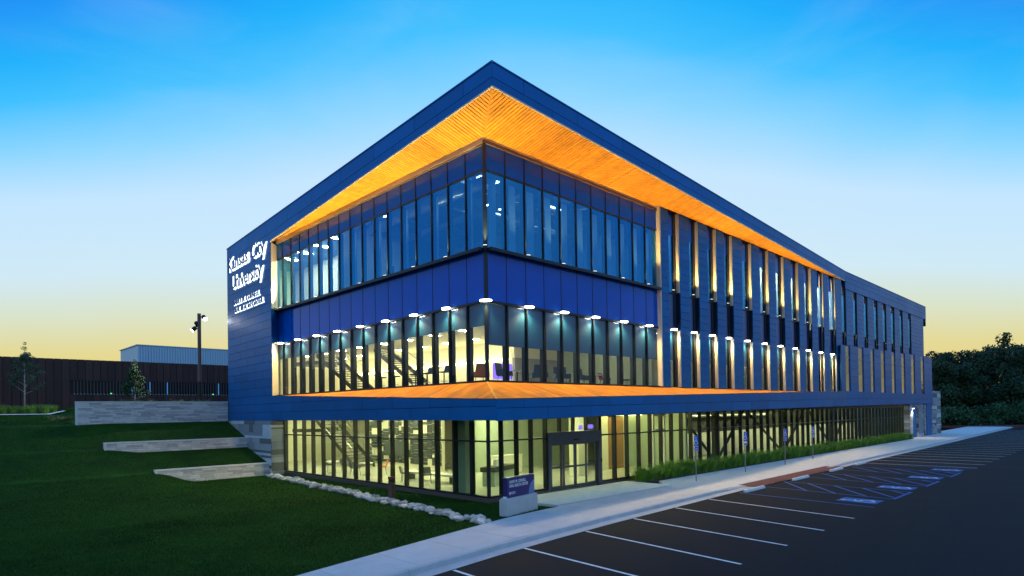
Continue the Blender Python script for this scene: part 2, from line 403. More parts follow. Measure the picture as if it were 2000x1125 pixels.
# pavement, kerb and gutter
def strip(name, mname, parent, xs_, ya, yb, za, zb, kind=None):
    v = []; f = []
    for x in xs_: v += [(x, ya(x), za(x) if callable(za) else za), (x, yb(x), zb(x) if callable(zb) else zb)]
    for i in range(len(xs_)-1): f.append((2*i, 2*i+1, 2*i+3, 2*i+2))
    o = mesh_obj(name, mname, parent, v, f)
    if kind: tag(o, kind=kind)
    return o
pave = empty('pavement'); tag(pave, kind='structure')
ZP = -.15
def walk_in(x): return inner_y(x) if x < 9.5 else (ip(x, [9.5, 66, 67, 120], [-1.42, -1.1, .6, 2.0]))
# separate concrete slabs with open joints
edges = list(np.arange(-44, 1.0, 1.9)) + [1.02]
def ramp_z(x): return ZP - ip(x, [10.2, 12.2, 26.0, 28.0], [0, .11, .11, 0])
sx = list(np.arange(-45.6, 118, 1.95))
for a, b in zip(sx[:-1], sx[1:]):
    a2, b2 = a+.008, b-.008
    for (t0, t1) in ((0, .5), (.5, 1.0)) if a > 9 else ((0, 1.0),):
        q = []
        for x in (a2, b2):
            yo = kerb_y(x)+.16; yi = walk_in(x)-.01
            q.append((x, lerp(yo, yi, t0)+(.008 if t0 else 0), x)); q.append((x, lerp(yo, yi, t1), x))
        zz = lambda x, t: lerp(ramp_z(x), ZP, min(1, t*1.4))
        pts_ = [(q[0][0], q[0][1], zz(a2, t0)), (q[2][0], q[2][1], zz(b2, t0)), (q[3][0], q[3][1], zz(b2, t1)), (q[1][0], q[1][1], zz(a2, t1))]
        mesh_obj('slab', 'concrete_light' if a > 9 else 'concrete', pave, pts_+[(p[0], p[1], p[2]-.12) for p in pts_], [(0, 1, 2, 3), (0, 4, 5, 1), (1, 5, 6, 2), (2, 6, 7, 3), (3, 7, 4, 0)])
strip('joint_bed', 'soil', pave, sx, lambda x: kerb_y(x)+.02, lambda x: walk_in(x), lambda x: ramp_z(x)-.03, ZP-.03)
# forecourt in front of the doors
fore = [(.9, -3.10), (5.2, -3.09), (9.5, -3.08), (9.5, -.32), (5.2, -.32), (.55, -.32)]
mb = MB(); mb.prism([(.9, -3.10), (5.19, -3.09), (5.19, -.32), (.55, -.32)], -.3, -.105); mb.obj('slab', 'concrete_light', pave)
mb = MB(); mb.prism([(5.21, -3.09), (9.5, -3.08), (9.5, -.32), (5.21, -.32)], -.3, -.105); mb.obj('slab', 'concrete_light', pave)
# kerb stones: 3 m lengths with rounded nose
kx = list(np.arange(-45, 118, 3.0))
for a, b in zip(kx[:-1], kx[1:]):
    v = []
    for x in (a+.006, b-.006):
        y = kerb_y(x); zt = ramp_z(x)+.002
        zt = max(zt, -.27)
        v += [(x, y+.155, zt), (x, y+.05, zt), (x, y+.01, zt-.02), (x, y-.02, -.285), (x, y-.43, -.296), (x, y-.43, -.4), (x, y+.155, -.4)]
    k_ = 7
    mesh_obj('kerb', 'kerb', pave, v, [(i, (i+1) % k_, k_+(i+1) % k_, k_+i) for i in range(k_)] + [tuple(range(k_))[::-1], tuple(range(k_, 2*k_))])
# tactile warning strip
mb = MB(); mb.add([(12.5, -6.02, -.262), (26.2, -5.86, -.262), (25.9, -4.85, -.236), (12.4, -5.10, -.236)], [(0, 1, 2, 3)])
for i in range(110):
    for j in range(6):
        x = 12.7+i*.119; y = -5.92+j*.14+.0125*(x-12.5); z = -.255+j*.0035
        mb.add([(x, y, z), (x+.045, y, z), (x+.045, y+.045, z), (x, y+.045, z), (x+.012, y+.012, z+.008), (x+.033, y+.012, z+.008), (x+.033, y+.033, z+.008), (x+.012, y+.033, z+.008)], BF[1:])
ws = mb.obj('warning_strip', 'warn', pave)
# planting bed soil
bed = mesh_obj('planting_bed', 'soil', None, [(9.55, -1.40, -.13), (66, -1.08, -.13), (66, -.30, -.10), (9.55, -.30, -.10), (9.55, -1.40, -.3), (66, -1.08, -.3), (66, -.30, -.3), (9.55, -.30, -.3)], BF); tag(bed, kind='structure')
# path on the upper terrace
pv = []
for x in np.arange(-40, -8.9, 1.0): pv += [(x, 38.6, hgt(x, 38.6)+.06), (x, 40.1, hgt(x, 40.1)+.06)]
pth = mesh_obj('path', 'concrete_light', None, pv, [(2*i, 2*i+2, 2*i+3, 2*i+1) for i in range(len(pv)//2-1)]); tag(pth, kind='structure')

# ================================================================== BUILDING
bld = empty('university_building', (0, 0, 0), 0, 'three-storey dark blue panelled building with wood soffit, lit from inside', 'building')
ZT, ZV2, Z2, Z1H, Z1, ZM = 15.47, 14.07, 10.66, 8.40, 5.0, 2.40
ZF0, ZF1 = 15.48, 16.34
O = (-1.87, -2.58); P_ = (-.34, 28.93); YJ = 20.05
XE = 76.2
def FL(y): return lerp(O[0], P_[0], (y-O[1])/(P_[1]-O[1]))           # left frame line: x at y
def FT(x): return lerp(O[1], -.32, (x-O[0])/(45.2-O[0])) if x < 45.2 else -.32     # fascia, right
def FB(x): return lerp(O[1], -.52, (x-O[0])/(44.5-O[0])) if x < 44.5 else -.52     # lower band, right
def zf0L(y): return lerp(16.0, 15.09, (y-O[1])/(YJ-O[1]))
def zf1L(y): return lerp(16.9, 16.34, (y-O[1])/(P_[1]-O[1]))
def zf0R(x): return lerp(16.0, 15.48, min(1, (x-O[0])/(45.2-O[0])))
def zf1R(x): return lerp(16.9, 16.36, min(1, (x-O[0])/(45.2-O[0])))
def band0(x): return ip(x, [O[0], 6, 27, 63, 80], [3.31, 3.41, 3.60, 3.85, 3.9])
def band1(x): return ip(x, [O[0], 44.5, 80], [4.15, 5.12, 5.12])
def lband1(y): return lerp(4.15, 4.95, (y-O[1])/(YJ-O[1]))
def panel(name, parent, A, B, zA, zB, n, th=.05, gap=.010, mname='clad'):
    """cladding panel between plan points A,B; zA=(bottom,top) at A; n outward plan normal"""
    A, B = Vector(A), Vector(B); d = (B-A); Ln = d.length; d = d/Ln; A2 = A+d*gap; B2 = B-d*gap; n = Vector(n)
    z = [zA[0]+gap, zB[0]+gap, zB[1]-gap, zA[1]-gap]
    o = [(A2.x, A2.y, z[0]), (B2.x, B2.y, z[1]), (B2.x, B2.y, z[2]), (A2.x, A2.y, z[3])]
    bk = [(p[0]-n.x*th, p[1]-n.y*th, p[2]) for p in o]
    fc = [(0, 1, 2, 3), (7, 6, 5, 4), (0, 4, 5, 1), (1, 5, 6, 2), (2, 6, 7, 3), (3, 7, 4, 0)]
    return mesh_obj(name, mname, parent, o+bk, fc)
def nrm2(A, B, flip=False):
    d = (Vector(B)-Vector(A)).normalized(); n = Vector((d.y, -d.x)); return -n if flip else n
nL = nrm2((FL(28.93), 28.93), O)          # left frame outward
if nL.x > 0: nL = -nL
nT = nrm2(O, (45.2, -.32)); nB = nrm2(O, (44.5, -.52))
if nT.y > 0: nT = -nT
if nB.y > 0: nB = -nB
nW = Vector((0, -1))

# roof deck
mb = MB(); mb.prism([(O[0]+.25, O[1]+.25), (45.2, -.2), (XE-.1, -.2), (XE-.1, 28.7), (P_[0]+.2, 28.7)], 16.2, 16.28); mb.obj('roof', 'roof', bld)
# fascia
def off(p, n, d): return (p[0]-n.x*d, p[1]-n.y*d)
fas = MB()
fas.prism([off((FL(28.9), 28.9), nL, .052), off((FL(O[1]+.1), O[1]+.1), nL, .052), off((FL(O[1]+.1), O[1]+.1), nL, .3), off((FL(28.9), 28.9), nL, .3)], lambda p: zf0L(p[1])+.01, lambda p: zf1L(p[1])-.01)
fas.prism([off((O[0]+.1, FT(O[0]+.1)), nT, .052), off((45.2, -.32), nT, .052), off((45.2, -.32), nT, .28), off((O[0]+.3, FT(O[0]+.3)), nT, .28)], lambda p: zf0R(p[0])+.01, lambda p: zf1R(p[0])-.01)
fas.prism([(45.2, -.268), (XE-.03, -.268), (XE-.03, 0), (45.2, 0)], 14.76, 16.35)
fas.box(XE-.06, XE, -.30, 26, 13.9, 16.35)
fascia = fas.obj('fascia', 'clad_back', bld)
def run(name, parent, p0, p1, rows, step, n, offs=.5):
    """rows of panels from plan p0 to p1"""
    p0, p1 = Vector(p0), Vector(p1); Ln = (p1-p0).length
    for r_, (a, b) in enumerate(rows):
        cuts = [0]; s = step*(offs if r_ % 2 else 1)
        while s < Ln-.3: cuts.append(s); s += step
        cuts.append(Ln)
        for s0, s1 in zip(cuts[:-1], cuts[1:]):
            A = p0.lerp(p1, s0/Ln); B = p0.lerp(p1, s1/Ln)
            fa_ = a if callable(a) else (lambda p, a=a: a); fb_ = b if callable(b) else (lambda p, b=b: b)
            za = (fa_(A), fb_(A)); zb = (fa_(B), fb_(B))
            if za[1]-za[0] < .03 and zb[1]-zb[0] < .03: continue
            panel(name, parent, A, B, (za[0], max(za[1], za[0]+.022)), (zb[0], max(zb[1], zb[0]+.022)), n)
jL = lambda p: lerp(zf0L(p.y), zf1L(p.y), .37); jR = lambda p: lerp(zf0R(p.x), zf1R(p.x), .37)
run('fascia_panel', fascia, O, (FL(28.93), 28.93), [(lambda p: zf0L(p.y), jL), (jL, lambda p: zf1L(p.y))], 3.6, nL)
run('fascia_panel', fascia, O, (45.2, -.32), [(lambda p: zf0R(p.x), jR), (jR, lambda p: zf1R(p.x))], 3.6, nT)
run('fascia_panel', fascia, (45.2, -.32), (XE, -.32), [(14.75, 15.42), (15.42, 15.9), (15.9, 16.36)], 3.6, nW)
# coping on the roof edge
mb = MB()
mb.prism([(FL(28.95)-.03, 28.95), (O[0]-.03, O[1]-.03), (O[0]+.3, O[1]+.4), (FL(28.95)+.3, 28.95)], lambda p: zf1L(p[1])-.002, lambda p: zf1L(p[1])+.05)
mb.prism([(O[0]-.028, O[1]-.029), (45.2, -.35), (45.2, .1), (O[0]+.4, O[1]+.38)], lambda p: zf1R(p[0])-.001, lambda p: zf1R(p[0])+.051)
mb.box(45.2, XE+.03, -.35, .1, 16.36, 16.41)
mb.obj('coping', 'clad', bld)
# cream edge trim under the fascia
mb = MB()
mb.prism([off((FL(YJ), YJ), nL, -.012), off(O, nL, -.012), off(O, nL, .05), off((FL(YJ), YJ), nL, .05)], lambda p: zf0L(p[1])-.055, lambda p: zf0L(p[1])+.004)
mb.prism([off((O[0]+.02, FT(O[0]+.02)), nT, -.012), off((45.0, FT(45.0)), nT, -.012), off((45.0, FT(45.0)), nT, .05), off((O[0]+.02, FT(O[0]+.02)), nT, .05)], lambda p: zf0R(p[0])-.054, lambda p: zf0R(p[0])+.005)
mb.obj('soffit_edge', 'trim', bld)

# blank wall on the left with the lettering, and lower band
wall = MB()
wall.prism([off((FL(YJ+.08), YJ+.08), nL, .052), off((FL(28.9), 28.9), nL, .052), (P_[0]+.4, 28.9), (.3, YJ+1.1)], 3.34, 14.9)
blank = wall.obj('blank_wall', 'clad_back', bld)
nrow = 22; hh = (ZF0-3.33)/nrow
run('wall_panel', blank, (FL(YJ), YJ), (FL(28.93), 28.93), [(3.33+i*hh, lambda p, i=i: min(3.33+(i+1)*hh, max(zf0L(p.y), 3.33+i*hh))) for i in range(nrow)], 3.0, nL)
bb = MB()
bb.prism([off((FL(YJ), YJ), nL, .052), off((FL(O[1]+.1), O[1]+.1), nL, .052), (-.16, -.16), (-.16, YJ)], 3.34, lambda p: (4.05 if p[0] < -1.3 else (4.85 if p[0] > -.3 else 4.80)))
bb.prism([off((O[0]+.1, FB(O[0]+.1)), nB, .052), off((44.5, -.52), nB, .052), (44.5, -.16), (-.16, -.16)], lambda p: band0(p[0])+.01, lambda p: (band1(p[0])-.12 if p[1] < -.4 else 4.86))
bb.prism([(44.5, -.468), (78, -.468), (78, -.1), (44.5, -.1)], lambda p: band0(p[0])+.01, 5.0)
band = bb.obj('lower_band', 'clad_back', bld)
h3 = lambda k: 3.33+k*.55
run('band_panel', band, O, (FL(YJ), YJ), [(h3(0), lambda p: min(h3(1), lband1(p.y))), (h3(1), lambda p: min(h3(2), lband1(p.y))), (h3(2), lambda p: min(h3(3), lband1(p.y)))], 3.0, nL)
run('band_panel', band, O, (44.5, -.52), [(lambda p: band0(p.x), lambda p: 3.33+.46+.013*(p.x+2.6)), (lambda p: 3.33+.46+.013*(p.x+2.6), lambda p: band1(p.x))], 3.0, nB)
run('band_panel', band, (44.5, -.52), (78, -.52), [(lambda p: band0(p.x), 4.45), (4.45, 5.1)], 3.0, nW)

# timber soffit boards: soffit rises outwards to the fascia
ZI = 15.45
def mit_R(x): return -.05 if x > -.05 else -.05+(x+.05)*(O[1]+.05)/(O[0]+.05)
def mit_L(y): return -.05 if y > -.05 else -.05+(y+.05)*(O[0]+.05)/(O[1]+.05)
def zin_R(x, z1, zo): return z1 if x > -.05 else lerp(z1, zo, (x+.05)/(O[0]+.05))
def zin_L(y, z1, zo): return z1 if y > -.05 else lerp(z1, zo, (y+.05)/(O[1]+.05))
sof = MB()
Oi = (O[0]+.05, O[1]+.05)
def ruled(mb, A, B, dz):
    """strip of quads between two rows of points"""
    v = []; f = []
    for a, b in zip(A, B): v += [(a[0], a[1], a[2]+dz), (b[0], b[1], b[2]+dz)]
    for i in range(len(A)-1): f.append((2*i, 2*i+1, 2*i+3, 2*i+2))
    mb.add(v, f)
xr = list(np.linspace(O[0]+.05, 45.0, 60)); yl = list(np.linspace(O[1]+.05, YJ+.6, 50))
ruled(sof, [(x, mit_R(x)+.02, zin_R(x, ZI, 16.0)) for x in xr], [(x, FT(x)+.05, zf0R(x)) for x in xr], .006)
ruled(sof, [(mit_L(y)+.02, y, zin_L(y, ZI, 16.0)) for y in yl], [(FL(y)+.05, y, zf0L(y)) for y in yl], .006)
soffit = sof.obj('soffit', 'wood_gap', bld)
BW = .178
def soffit_side(side):
    count = 0; rest = MB(); s = (O[0] if side == 'R' else O[1])+.12; end = 44.6 if side == 'R' else YJ+.45
    while s < end:
        v = []; ok = True
        for ss in (s+.018, s+BW-.018):
            if side == 'R':
                st = (ss, mit_R(ss) if ss < 13.4 else -.29); en = (ss, FT(ss)+.055)
                if en[1] > st[1]-.02: ok = False; break
                za, zb = zin_R(ss, ZI, 16.0), zf0R(ss)
            else:
                st = (mit_L(ss), ss); en = (FL(ss)+.055, ss)
                if en[0] > st[0]-.02: ok = False; break
                za, zb = zin_L(ss, ZI, 16.0), zf0L(ss)
            v.append((st, za, en, zb))
        if ok:
            (a, az, b, bz), (c, cz, d, dz) = v
            q = [(a, az), (b, bz), (d, dz), (c, cz)]
            vv = [(p[0], p[1], z-.050) for p, z in q]+[(p[0], p[1], z-.006) for p, z in q]
            count += 1
            if count <= (165 if side == 'R' else 135): mesh_obj('soffit_board', 'wood', soffit, vv, BF)
            else: rest.add(vv, BF)
        s += BW
    if rest.v: tag(rest.obj('far_soffit_boards', 'wood', soffit), kind='stuff')
soffit_side('R'); soffit_side('L')
mb = MB(); mb.add([(-.09, -.03, ZI-.06), (-.03, -.09, ZI-.06), (O[0]+.12, O[1]+.05, 15.93), (O[0]+.05, O[1]+.12, 15.93), (-.09, -.03, ZI-.052), (-.03, -.09, ZI-.052), (O[0]+.12, O[1]+.05, 15.94), (O[0]+.05, O[1]+.12, 15.94)], BF); mb.obj('mitre_strip', 'wood', soffit)

# sloping timber ledge above the band
led = MB()
yl2 = list(np.linspace(O[1]+.05, YJ, 50)); xr2 = list(np.linspace(O[0]+.05, 44.3, 60))
ruled(led, [(x, mit_R(x)-.04, zin_R(x, 4.93, 4.12)) for x in xr2], [(x, FB(x)+.03, band1(x)-.03) for x in xr2], -.035)
ruled(led, [(mit_L(y)-.04, y, zin_L(y, 4.93, 4.12)) for y in yl2], [(FL(y)+.03, y, lband1(y)-.03) for y in yl2], -.035)
ledge = led.obj('ledge', 'wood_gap', bld)
def ledge_side(side):
    s = (O[0] if side == 'R' else O[1])+.08; end = 44.0 if side == 'R' else YJ-.02; rest = MB(); k = 0; bw = .2
    while s < end:
        v = []; ok = True
        for ss in (s+.006, s+bw-.006):
            if side == 'R': st = (ss, mit_R(ss)-.06 if ss < 13.4 else -.22); en = (ss, FB(ss)+.02); za = zin_R(ss, 4.93, 4.12); zb = band1(ss)-.03
            else: st = (mit_L(ss)-.06, ss); en = (FL(ss)+.02, ss); za = zin_L(ss, 4.93, 4.12); zb = lband1(ss)-.03
            if (st[1]-en[1] if side == 'R' else st[0]-en[0]) < .03: ok = False; break
            v.append((st, za, en, zb))
        if ok:
            (a, az, b, bz), (c, cz, d, dz) = v
            q = [(a, az), (b, bz), (d, dz), (c, cz)]
            vv = [(p[0], p[1], z-.03) for p, z in q]+[(p[0], p[1], z+.015) for p, z in q]
            k += 1
            if k <= 90: mesh_obj('ledge_board', 'wood_ledge', ledge, vv, BF)
            else: rest.add(vv, BF)
        s += bw
    if rest.v: tag(rest.obj('far_ledge_boards', 'wood_ledge', ledge), kind='stuff')
ledge_side('R'); ledge_side('L')
mb = MB(); mb.add([(-.13, -.07, 4.945), (-.07, -.13, 4.945), (O[0]+.1, O[1]+.02, 4.14), (O[0]+.02, O[1]+.1, 4.14), (-.13, -.07, 4.955), (-.07, -.13, 4.955), (O[0]+.1, O[1]+.02, 4.15), (O[0]+.02, O[1]+.1, 4.15)], BF); mb.obj('mitre_strip', 'wood', ledge)
mb = MB(); mb.prism([off((FL(YJ), YJ), nL, -.01), off(O, nL, -.01), off(O, nL, .04), off((FL(YJ), YJ), nL, .04)], lambda p: lband1(p[1])-.02, lambda p: lband1(p[1])+.012)
mb.prism([off((O[0]+.02, FB(O[0]+.02)), nB, -.01), off((44.3, FB(44.3)), nB, -.01), off((44.3, FB(44.3)), nB, .04), off((O[0]+.02, FB(O[0]+.02)), nB, .04)], lambda p: band1(p[0])-.02, lambda p: band1(p[0])+.013)
mb.obj('ledge_edge', 'bronze', bld)

# ---------------- curtain walls
BLn = 1.2475
ML = [i*BLn for i in range(17)]+[21.0]
MR = [i*1.219 for i in range(12)]
def curtain(side, marks):
    tr = MB()
    last = marks[-1]
    def bx(mb, s0, s1, d0, d1, z0, z1):   # s along wall, d outward
        if side == 'L': mb.box(-d1, -d0, s0, s1, z0, z1)
        else: mb.box(s0, s1, -d1, -d0, z0, z1)
    for z, hw, d in ((ZV2, .035, .04), (Z2-.03, .07, .30), (Z1H, .05, .07), (Z1-.03, .06, .10)):
        bx(tr, 0.06, last, -.10, d, z-hw, z+hw)
    cw = tr.obj('curtain_wall', 'mullion', bld)
    for i, s in enumerate(marks[:-1] if side == 'L' else marks[1:-1] if False else marks[:-1]):
        if i == 0: continue
        mb = MB(); bx(mb, s-.022, s+.022, -.03, .05, Z2+.04, ZT-.28); bx(mb, s-.018, s+.018, -.03, .022, Z1H+.05, Z2-.10)
        bx(mb, s-.03, s+.03, -.03, .08, Z1+.03, Z1H-.05)
        bx(mb, s-.05, s+.05, -.24, -.04, Z2+.04, ZV2-.03); bx(mb, s-.05, s+.05, -.28, -.04, Z1+.03, Z1H-.05)
        mb.obj('mullion', 'mullion', cw)
    for s0, s1 in zip(marks[:-1], marks[1:]):
        a, b = s0+.02, s1-.02
        for nm, mt, z0, z1, dd in (('spandrel_panel', 'spandrel', ZV2+.03, ZT-.27 if side == 'R' else ZT-.355, .012), ('pane', 'glass_2', Z2+.04, ZV2-.03, .0),
                               ('spandrel_panel', 'spandrel', Z1H+.05, Z2-.10, .012), ('pane', 'glass_1', Z1+.03, Z1H-.05, .0)):
            mb = MB(); bx(mb, a, b, -.02, dd, z0, z1); mb.obj(nm, mt, cw)
        zs = 7.4 if side == 'L' else 6.56
        mb = MB(); bx(mb, a+.03, b-.03, -.10, -.06, zs, Z1H-.06); mb.obj('roller_shade', 'shade', cw)
    return cw
cwL = curtain('L', ML); cwR = curtain('R', MR)
box('corner_mullion', 'mullion', bld, -.07, .06, -.07, .06, Z1-.08, ZT-.27)
# dark head trim and cream inner trim of the soffit
mb = MB()
mb.box(-.09, .12, .0, YJ+.7, ZT-.36, ZT-.305); mb.box(-.089, 13.4, -.09, .0, ZT-.281, ZT-.15); mb.obj('head_trim', 'bronze', bld)
mb = MB(); mb.box(-.10, .1, .0, YJ+.7, ZT-.30, ZT-.045); mb.box(-.101, 13.4, -.09, .0, ZT-.145, ZT-.046); mb.obj('inner_trim', 'reveal', bld)
# jamb reveal at the left end of the glass
JP = [(FL(YJ)+.02, YJ-.015), (.0, YJ+.80), (.12, YJ+.92), (FL(YJ)+.04, YJ+.05)]
for z0_, z1_, m_ in ((Z2-.02, 15.02, 'reveal'), (Z1H+.05, Z2-.05, 'clad'), (4.93, Z1H, 'reveal')):
    mb = MB(); mb.prism(JP, z0_, z1_); mb.obj('jamb_reveal', m_, bld)
box('end_reveal', 'reveal', bld, 13.36, 13.45, -.26, .05, Z1, ZT-.05)

# ---------------- right wall: piers with deep windows
WL = [14.27, 16.64, 18.94, 21.2, 23.84, 26.7, 29.5, 32.41, 35.19, 38.08, 40.87, 44.18, 47.46, 50.78, 54.12, 57.25, 60.38, 63.95, 67.72]
WR = [15.5, 17.8, 20.14, 22.44, 25.37, 28.25, 31.09, 33.99, 36.77, 39.6, 42.61, 45.45, 48.67, 52.03, 55.46, 58.61, 61.84, 65.28, 68.98]
PX = [13.46]+WR; PE = WL+[XE-1.2]
for i, (a, b) in enumerate(zip(PX, PE)):
    zb0 = Z1-.05 if a < 45 else 8.6
    zt0 = ZF0-.03 if a < 45 else 14.74
    pier = box('pier', 'clad_back', bld, a+.03, b-.03, -.215, .1 if i < 9 else -.14, zb0, zt0)
    nc = 23; h_ = (15.45-4.95)/nc; rest = MB()
    for k in range(nc):
        z0, z1 = 4.95+k*h_, 4.95+(k+1)*h_
        if z1 < zb0+.1 or z0 > zt0-.1: continue
        z0 = max(z0, zb0); z1 = min(z1, zt0)
        if i < 11:
            panel('pier_panel', pier, (a+.004, -.27), (b-.004, -.27), (z0, z1), (z0, z1), nW)
        else:
            rest.box(a+.004, b-.004, -.27, -.22, z0+.01, z1-.01)
    if rest.v: tag(rest.obj('pier_panels', 'clad', pier), kind='stuff')
for i, (a, b) in enumerate(zip(WL, WR)):
    near = i < 11
    yo = 0 if i < 9 else -.17
    w = MB()
    w.box(b-.38, b-.09, -.06+yo*.6, .10+yo, Z1 if near else 8.6, ZT-.05)          # dark jamb
    w.box(a-.02, b, -.10, .12, Z2-.08, Z2-.02); w.box(a-.02, b, -.06, .12, Z1H-.03, Z1H+.04)
    win = w.obj('window', 'mullion', bld)
    mb = MB(); mb.box(b-.09, b+.02, -.24, .11, Z2-.01, ZT-.06)
    if near: mb.box(b-.09, b+.02, -.24, .11, Z1-.02, Z1H-.04)
    mb.obj('reveal', 'reveal' if i < 11 else 'mullion', win)
    box('pane', 'glass_2', win, a, b-.38, -.005+yo, .015+yo, Z2, ZV2)
    box('spandrel_panel', 'spandrel', win, a, b-.38, -.012, .012, ZV2+.004, ZT-.06)
    box('spandrel_panel', 'spandrel_dark', win, a, b-.02, -.012, .012, Z1H+.05 if near else 8.6, Z2-.09)
    if near:
        box('pane', 'glass_1', win, a, b-.38, -.005, .015, Z1, Z1H-.04)
        box('roller_shade', 'shade', win, a+.02, b-.44, .06, .10, 6.6, Z1H-.06)
# projecting lower skin past the overhang
LO = [(44.2, 45.5), (47.9, 49.48), (51.79, 52.99), (55.31, 56.79), (59.31, 60.73), (63.25, 64.79), (67.53, 69.2), (72.18, 73.74)]
a0 = 43.0
for k, (a, b) in enumerate(LO+[(77.9, 78)]):
    zt_ = 9.35+.072*k
    p = box('lower_pier', 'clad_back', bld, a0+.02, a-.02, -.46, -.38, 5.02, zt_-.02)
    nr = 6; hh_ = (zt_-5.08)/nr
    for r_ in range(nr): panel('lower_pier_panel', p, (a0+.004, -.515), (a-.004, -.515), (5.08+r_*hh_, 5.08+(r_+1)*hh_), (5.08+r_*hh_, 5.08+(r_+1)*hh_), nW)
    if k < 8:
        w = MB(); w.box(a, b, -.47, -.43, 8.2, 8.28); w.box(a, b, -.44, .05, 9.25, zt_-.03); w.box(b-.12, b-.02, -.47, -.38, 5.1, zt_-.03); w.box(a-.3, b+.3, -.36, .05, 9.2, 9.3)
        win = w.obj('window', 'spandrel_dark', bld)
        box('pane', 'glass_1', win, a, b-.12, -.45, -.43, 5.12, 9.25)
        box('roller_shade', 'dark_wall', win, a+.02, b-.14, -.40, -.37, 6.7, 9.2)
    a0 = b
# end walls so that the volumes are closed
box('end_wall', 'clad', bld, XE-1.25, XE-1.15, -.21, 28, 8.6, 14.7)
box('lower_end_wall', 'clad', bld, 77.9, 78.0, -.45, 28, 3.9, 9.9)
box('rear_wall', 'clad', bld, -.2, 78, 28.85, 28.95, -.3, 16.1)

# ---------------- ground floor glazing
GL = [0, 1.09, 2.26, 3.58, 4.89, 6.1, 7.33, 8.54, 9.75, 10.97, 12.23, 13.47, 14.69, 15.96, 17.17, 18.43, 19.78]
GR = [0, .76, 1.70, 2.63, 3.60]
GR2 = [7.72, 8.99]+[8.99+1.131*i for i in range(1, 51)]
def ground_glazing(side, marks):
    def bx(mb, s0, s1, d0, d1, z0, z1):
        if side == 'L': mb.box(-d1, -d0, s0, s1, z0, z1)
        else: mb.box(s0, s1, -d1, -d0, z0, z1)
    tr = MB(); a, b = marks[0], marks[-1]
    bx(tr, a+.05, b, -.08, .06, ZM-.035, ZM+.035); bx(tr, a+.05, b, -.1, .07, -.02, .06); bx(tr, a+.05, b, -.1, .07, 3.50, 3.75)
    gw = tr.obj('shopfront', 'mullion_gf', bld)
    for i, s in enumerate(marks):
        if s == 0: continue
        wd = .075 if s not in (2.26, 3.58, 8.99) else .12
        mb = MB(); bx(mb, s-wd*.5, s+wd*.5, -.14, .10, .06, 3.6); mb.obj('mullion', 'mullion_gf', gw)
    for s0, s1 in zip(marks[:-1], marks[1:]):
        for z0, z1 in ((.06, ZM-.035), (ZM+.035, 3.5)):
            mb = MB(); bx(mb, s0+.03, s1-.03, -.012, .012, z0, z1); mb.obj('pane', 'glass_gf', gw)
    mb = MB(); bx(mb, (-.13 if side == 'L' else .2005) if a == 0 else a, b, -.2, .13, -.45, -.025); mb.obj('plinth', 'bronze', gw)
ground_glazing('L', GL); ground_glazing('R', GR); ground_glazing('R', GR2)
box('ground_corner_mullion', 'mullion_gf', bld, -.07, .05, -.07, .05, -.02, 3.6)
# entrance: sliding doors in a grey frame
door = MB()
x0, x1 = 3.62, 7.70
door.box(x0, x0+.24, -.16, .12, -.10, 2.66); door.box(x1-.24, x1, -.16, .12, -.10, 2.66); door.box(x0+.24, x1-.24, -.16, .12, 2.10, 2.66)
door.box(x0+.24, x1-.24, -.05, .12, -.10, -.06)
mat('door_grey', (.085, .095, .105), .4, .4)
ent = door.obj('entrance_door', 'door_grey', bld)
xm = [3.88, 4.76, 5.66, 6.56, 7.44]
for k in range(4):
    a, b = xm[k], xm[k+1]; yy = -.06 if k in (1, 2) else .02
    mb = MB(); mb.box(a, a+.09, yy-.03, yy+.03, -.05, 2.10); mb.box(b-.09, b, yy-.03, yy+.03, -.05, 2.10); mb.box(a+.09, b-.09, yy-.03, yy+.03, -.05, .08); mb.box(a+.09, b-.09, yy-.03, yy+.03, .92, 1.01); mb.box(a+.09, b-.09, yy-.03, yy+.03, 2.02, 2.10)
    lf = mb.obj('leaf', 'door_grey', ent)
    box('pane', 'glass_gf', lf, a+.09, b-.09, yy-.01, yy+.01, .08, .92); box('pane', 'glass_gf', lf, a+.09, b-.09, yy-.01, yy+.01, 1.01, 2.02)
box('sensor', 'black', ent, 5.5, 5.82, -.21, -.16, 2.22, 2.30)
for k in range(4):
    box('pane', 'glass_gf', ent, 3.66+k*1.01, 3.62+(k+1)*1.01, -.012, .012, 2.70, 3.5)
    box('transom_mullion', 'mullion_gf', ent, 3.60+(k+.96)*1.01, 3.68+(k+.98)*1.01, -.06, .12, 2.67, 3.5)
box('card_reader', 'black', ent, 7.60, 7.66, -.20, -.16, 1.05, 1.22)

# ---------------- stone cladding
def stone_face(parent, A, B, z0, z1, n, seed, joint=.012):
    rnd = random.Random(seed); A, B = Vector(A), Vector(B); Ln = (B-A).length; z = z0
    while z < z1-.02:
        h = rnd.choice((.10, .16, .22, .34, .45, .55)); h = min(h, z1-z)
        if z1-z-h < .08: h = z1-z
        s = 0
        while s < Ln-.01:
            l = rnd.uniform(.7, 3.2); l = min(l, Ln-s)
            if Ln-s-l < .4: l = Ln-s
            c = rnd.choice(('stone_a', 'stone_a', 'stone_d', 'stone_d', 'stone_c', 'stone_b') if h > .2 else ('stone_b', 'stone_c', 'stone_b', 'stone_d'))
            pr = rnd.uniform(0, .025)
            a = A.lerp(B, s/Ln)+n*pr; b = A.lerp(B, (s+l)/Ln)+n*pr
            panel('stone', parent, a, b, (z, z+h), (z, z+h), n, .08, joint*.5, c)
            s += l
        z += h
sp = MB(); sp.prism([(-.88, 19.90), (-.05, 19.90), (-.05, 28.6), (-.36, 28.6)], -.5, 3.33); stonew = sp.obj('stone_wall', 'mortar', bld)
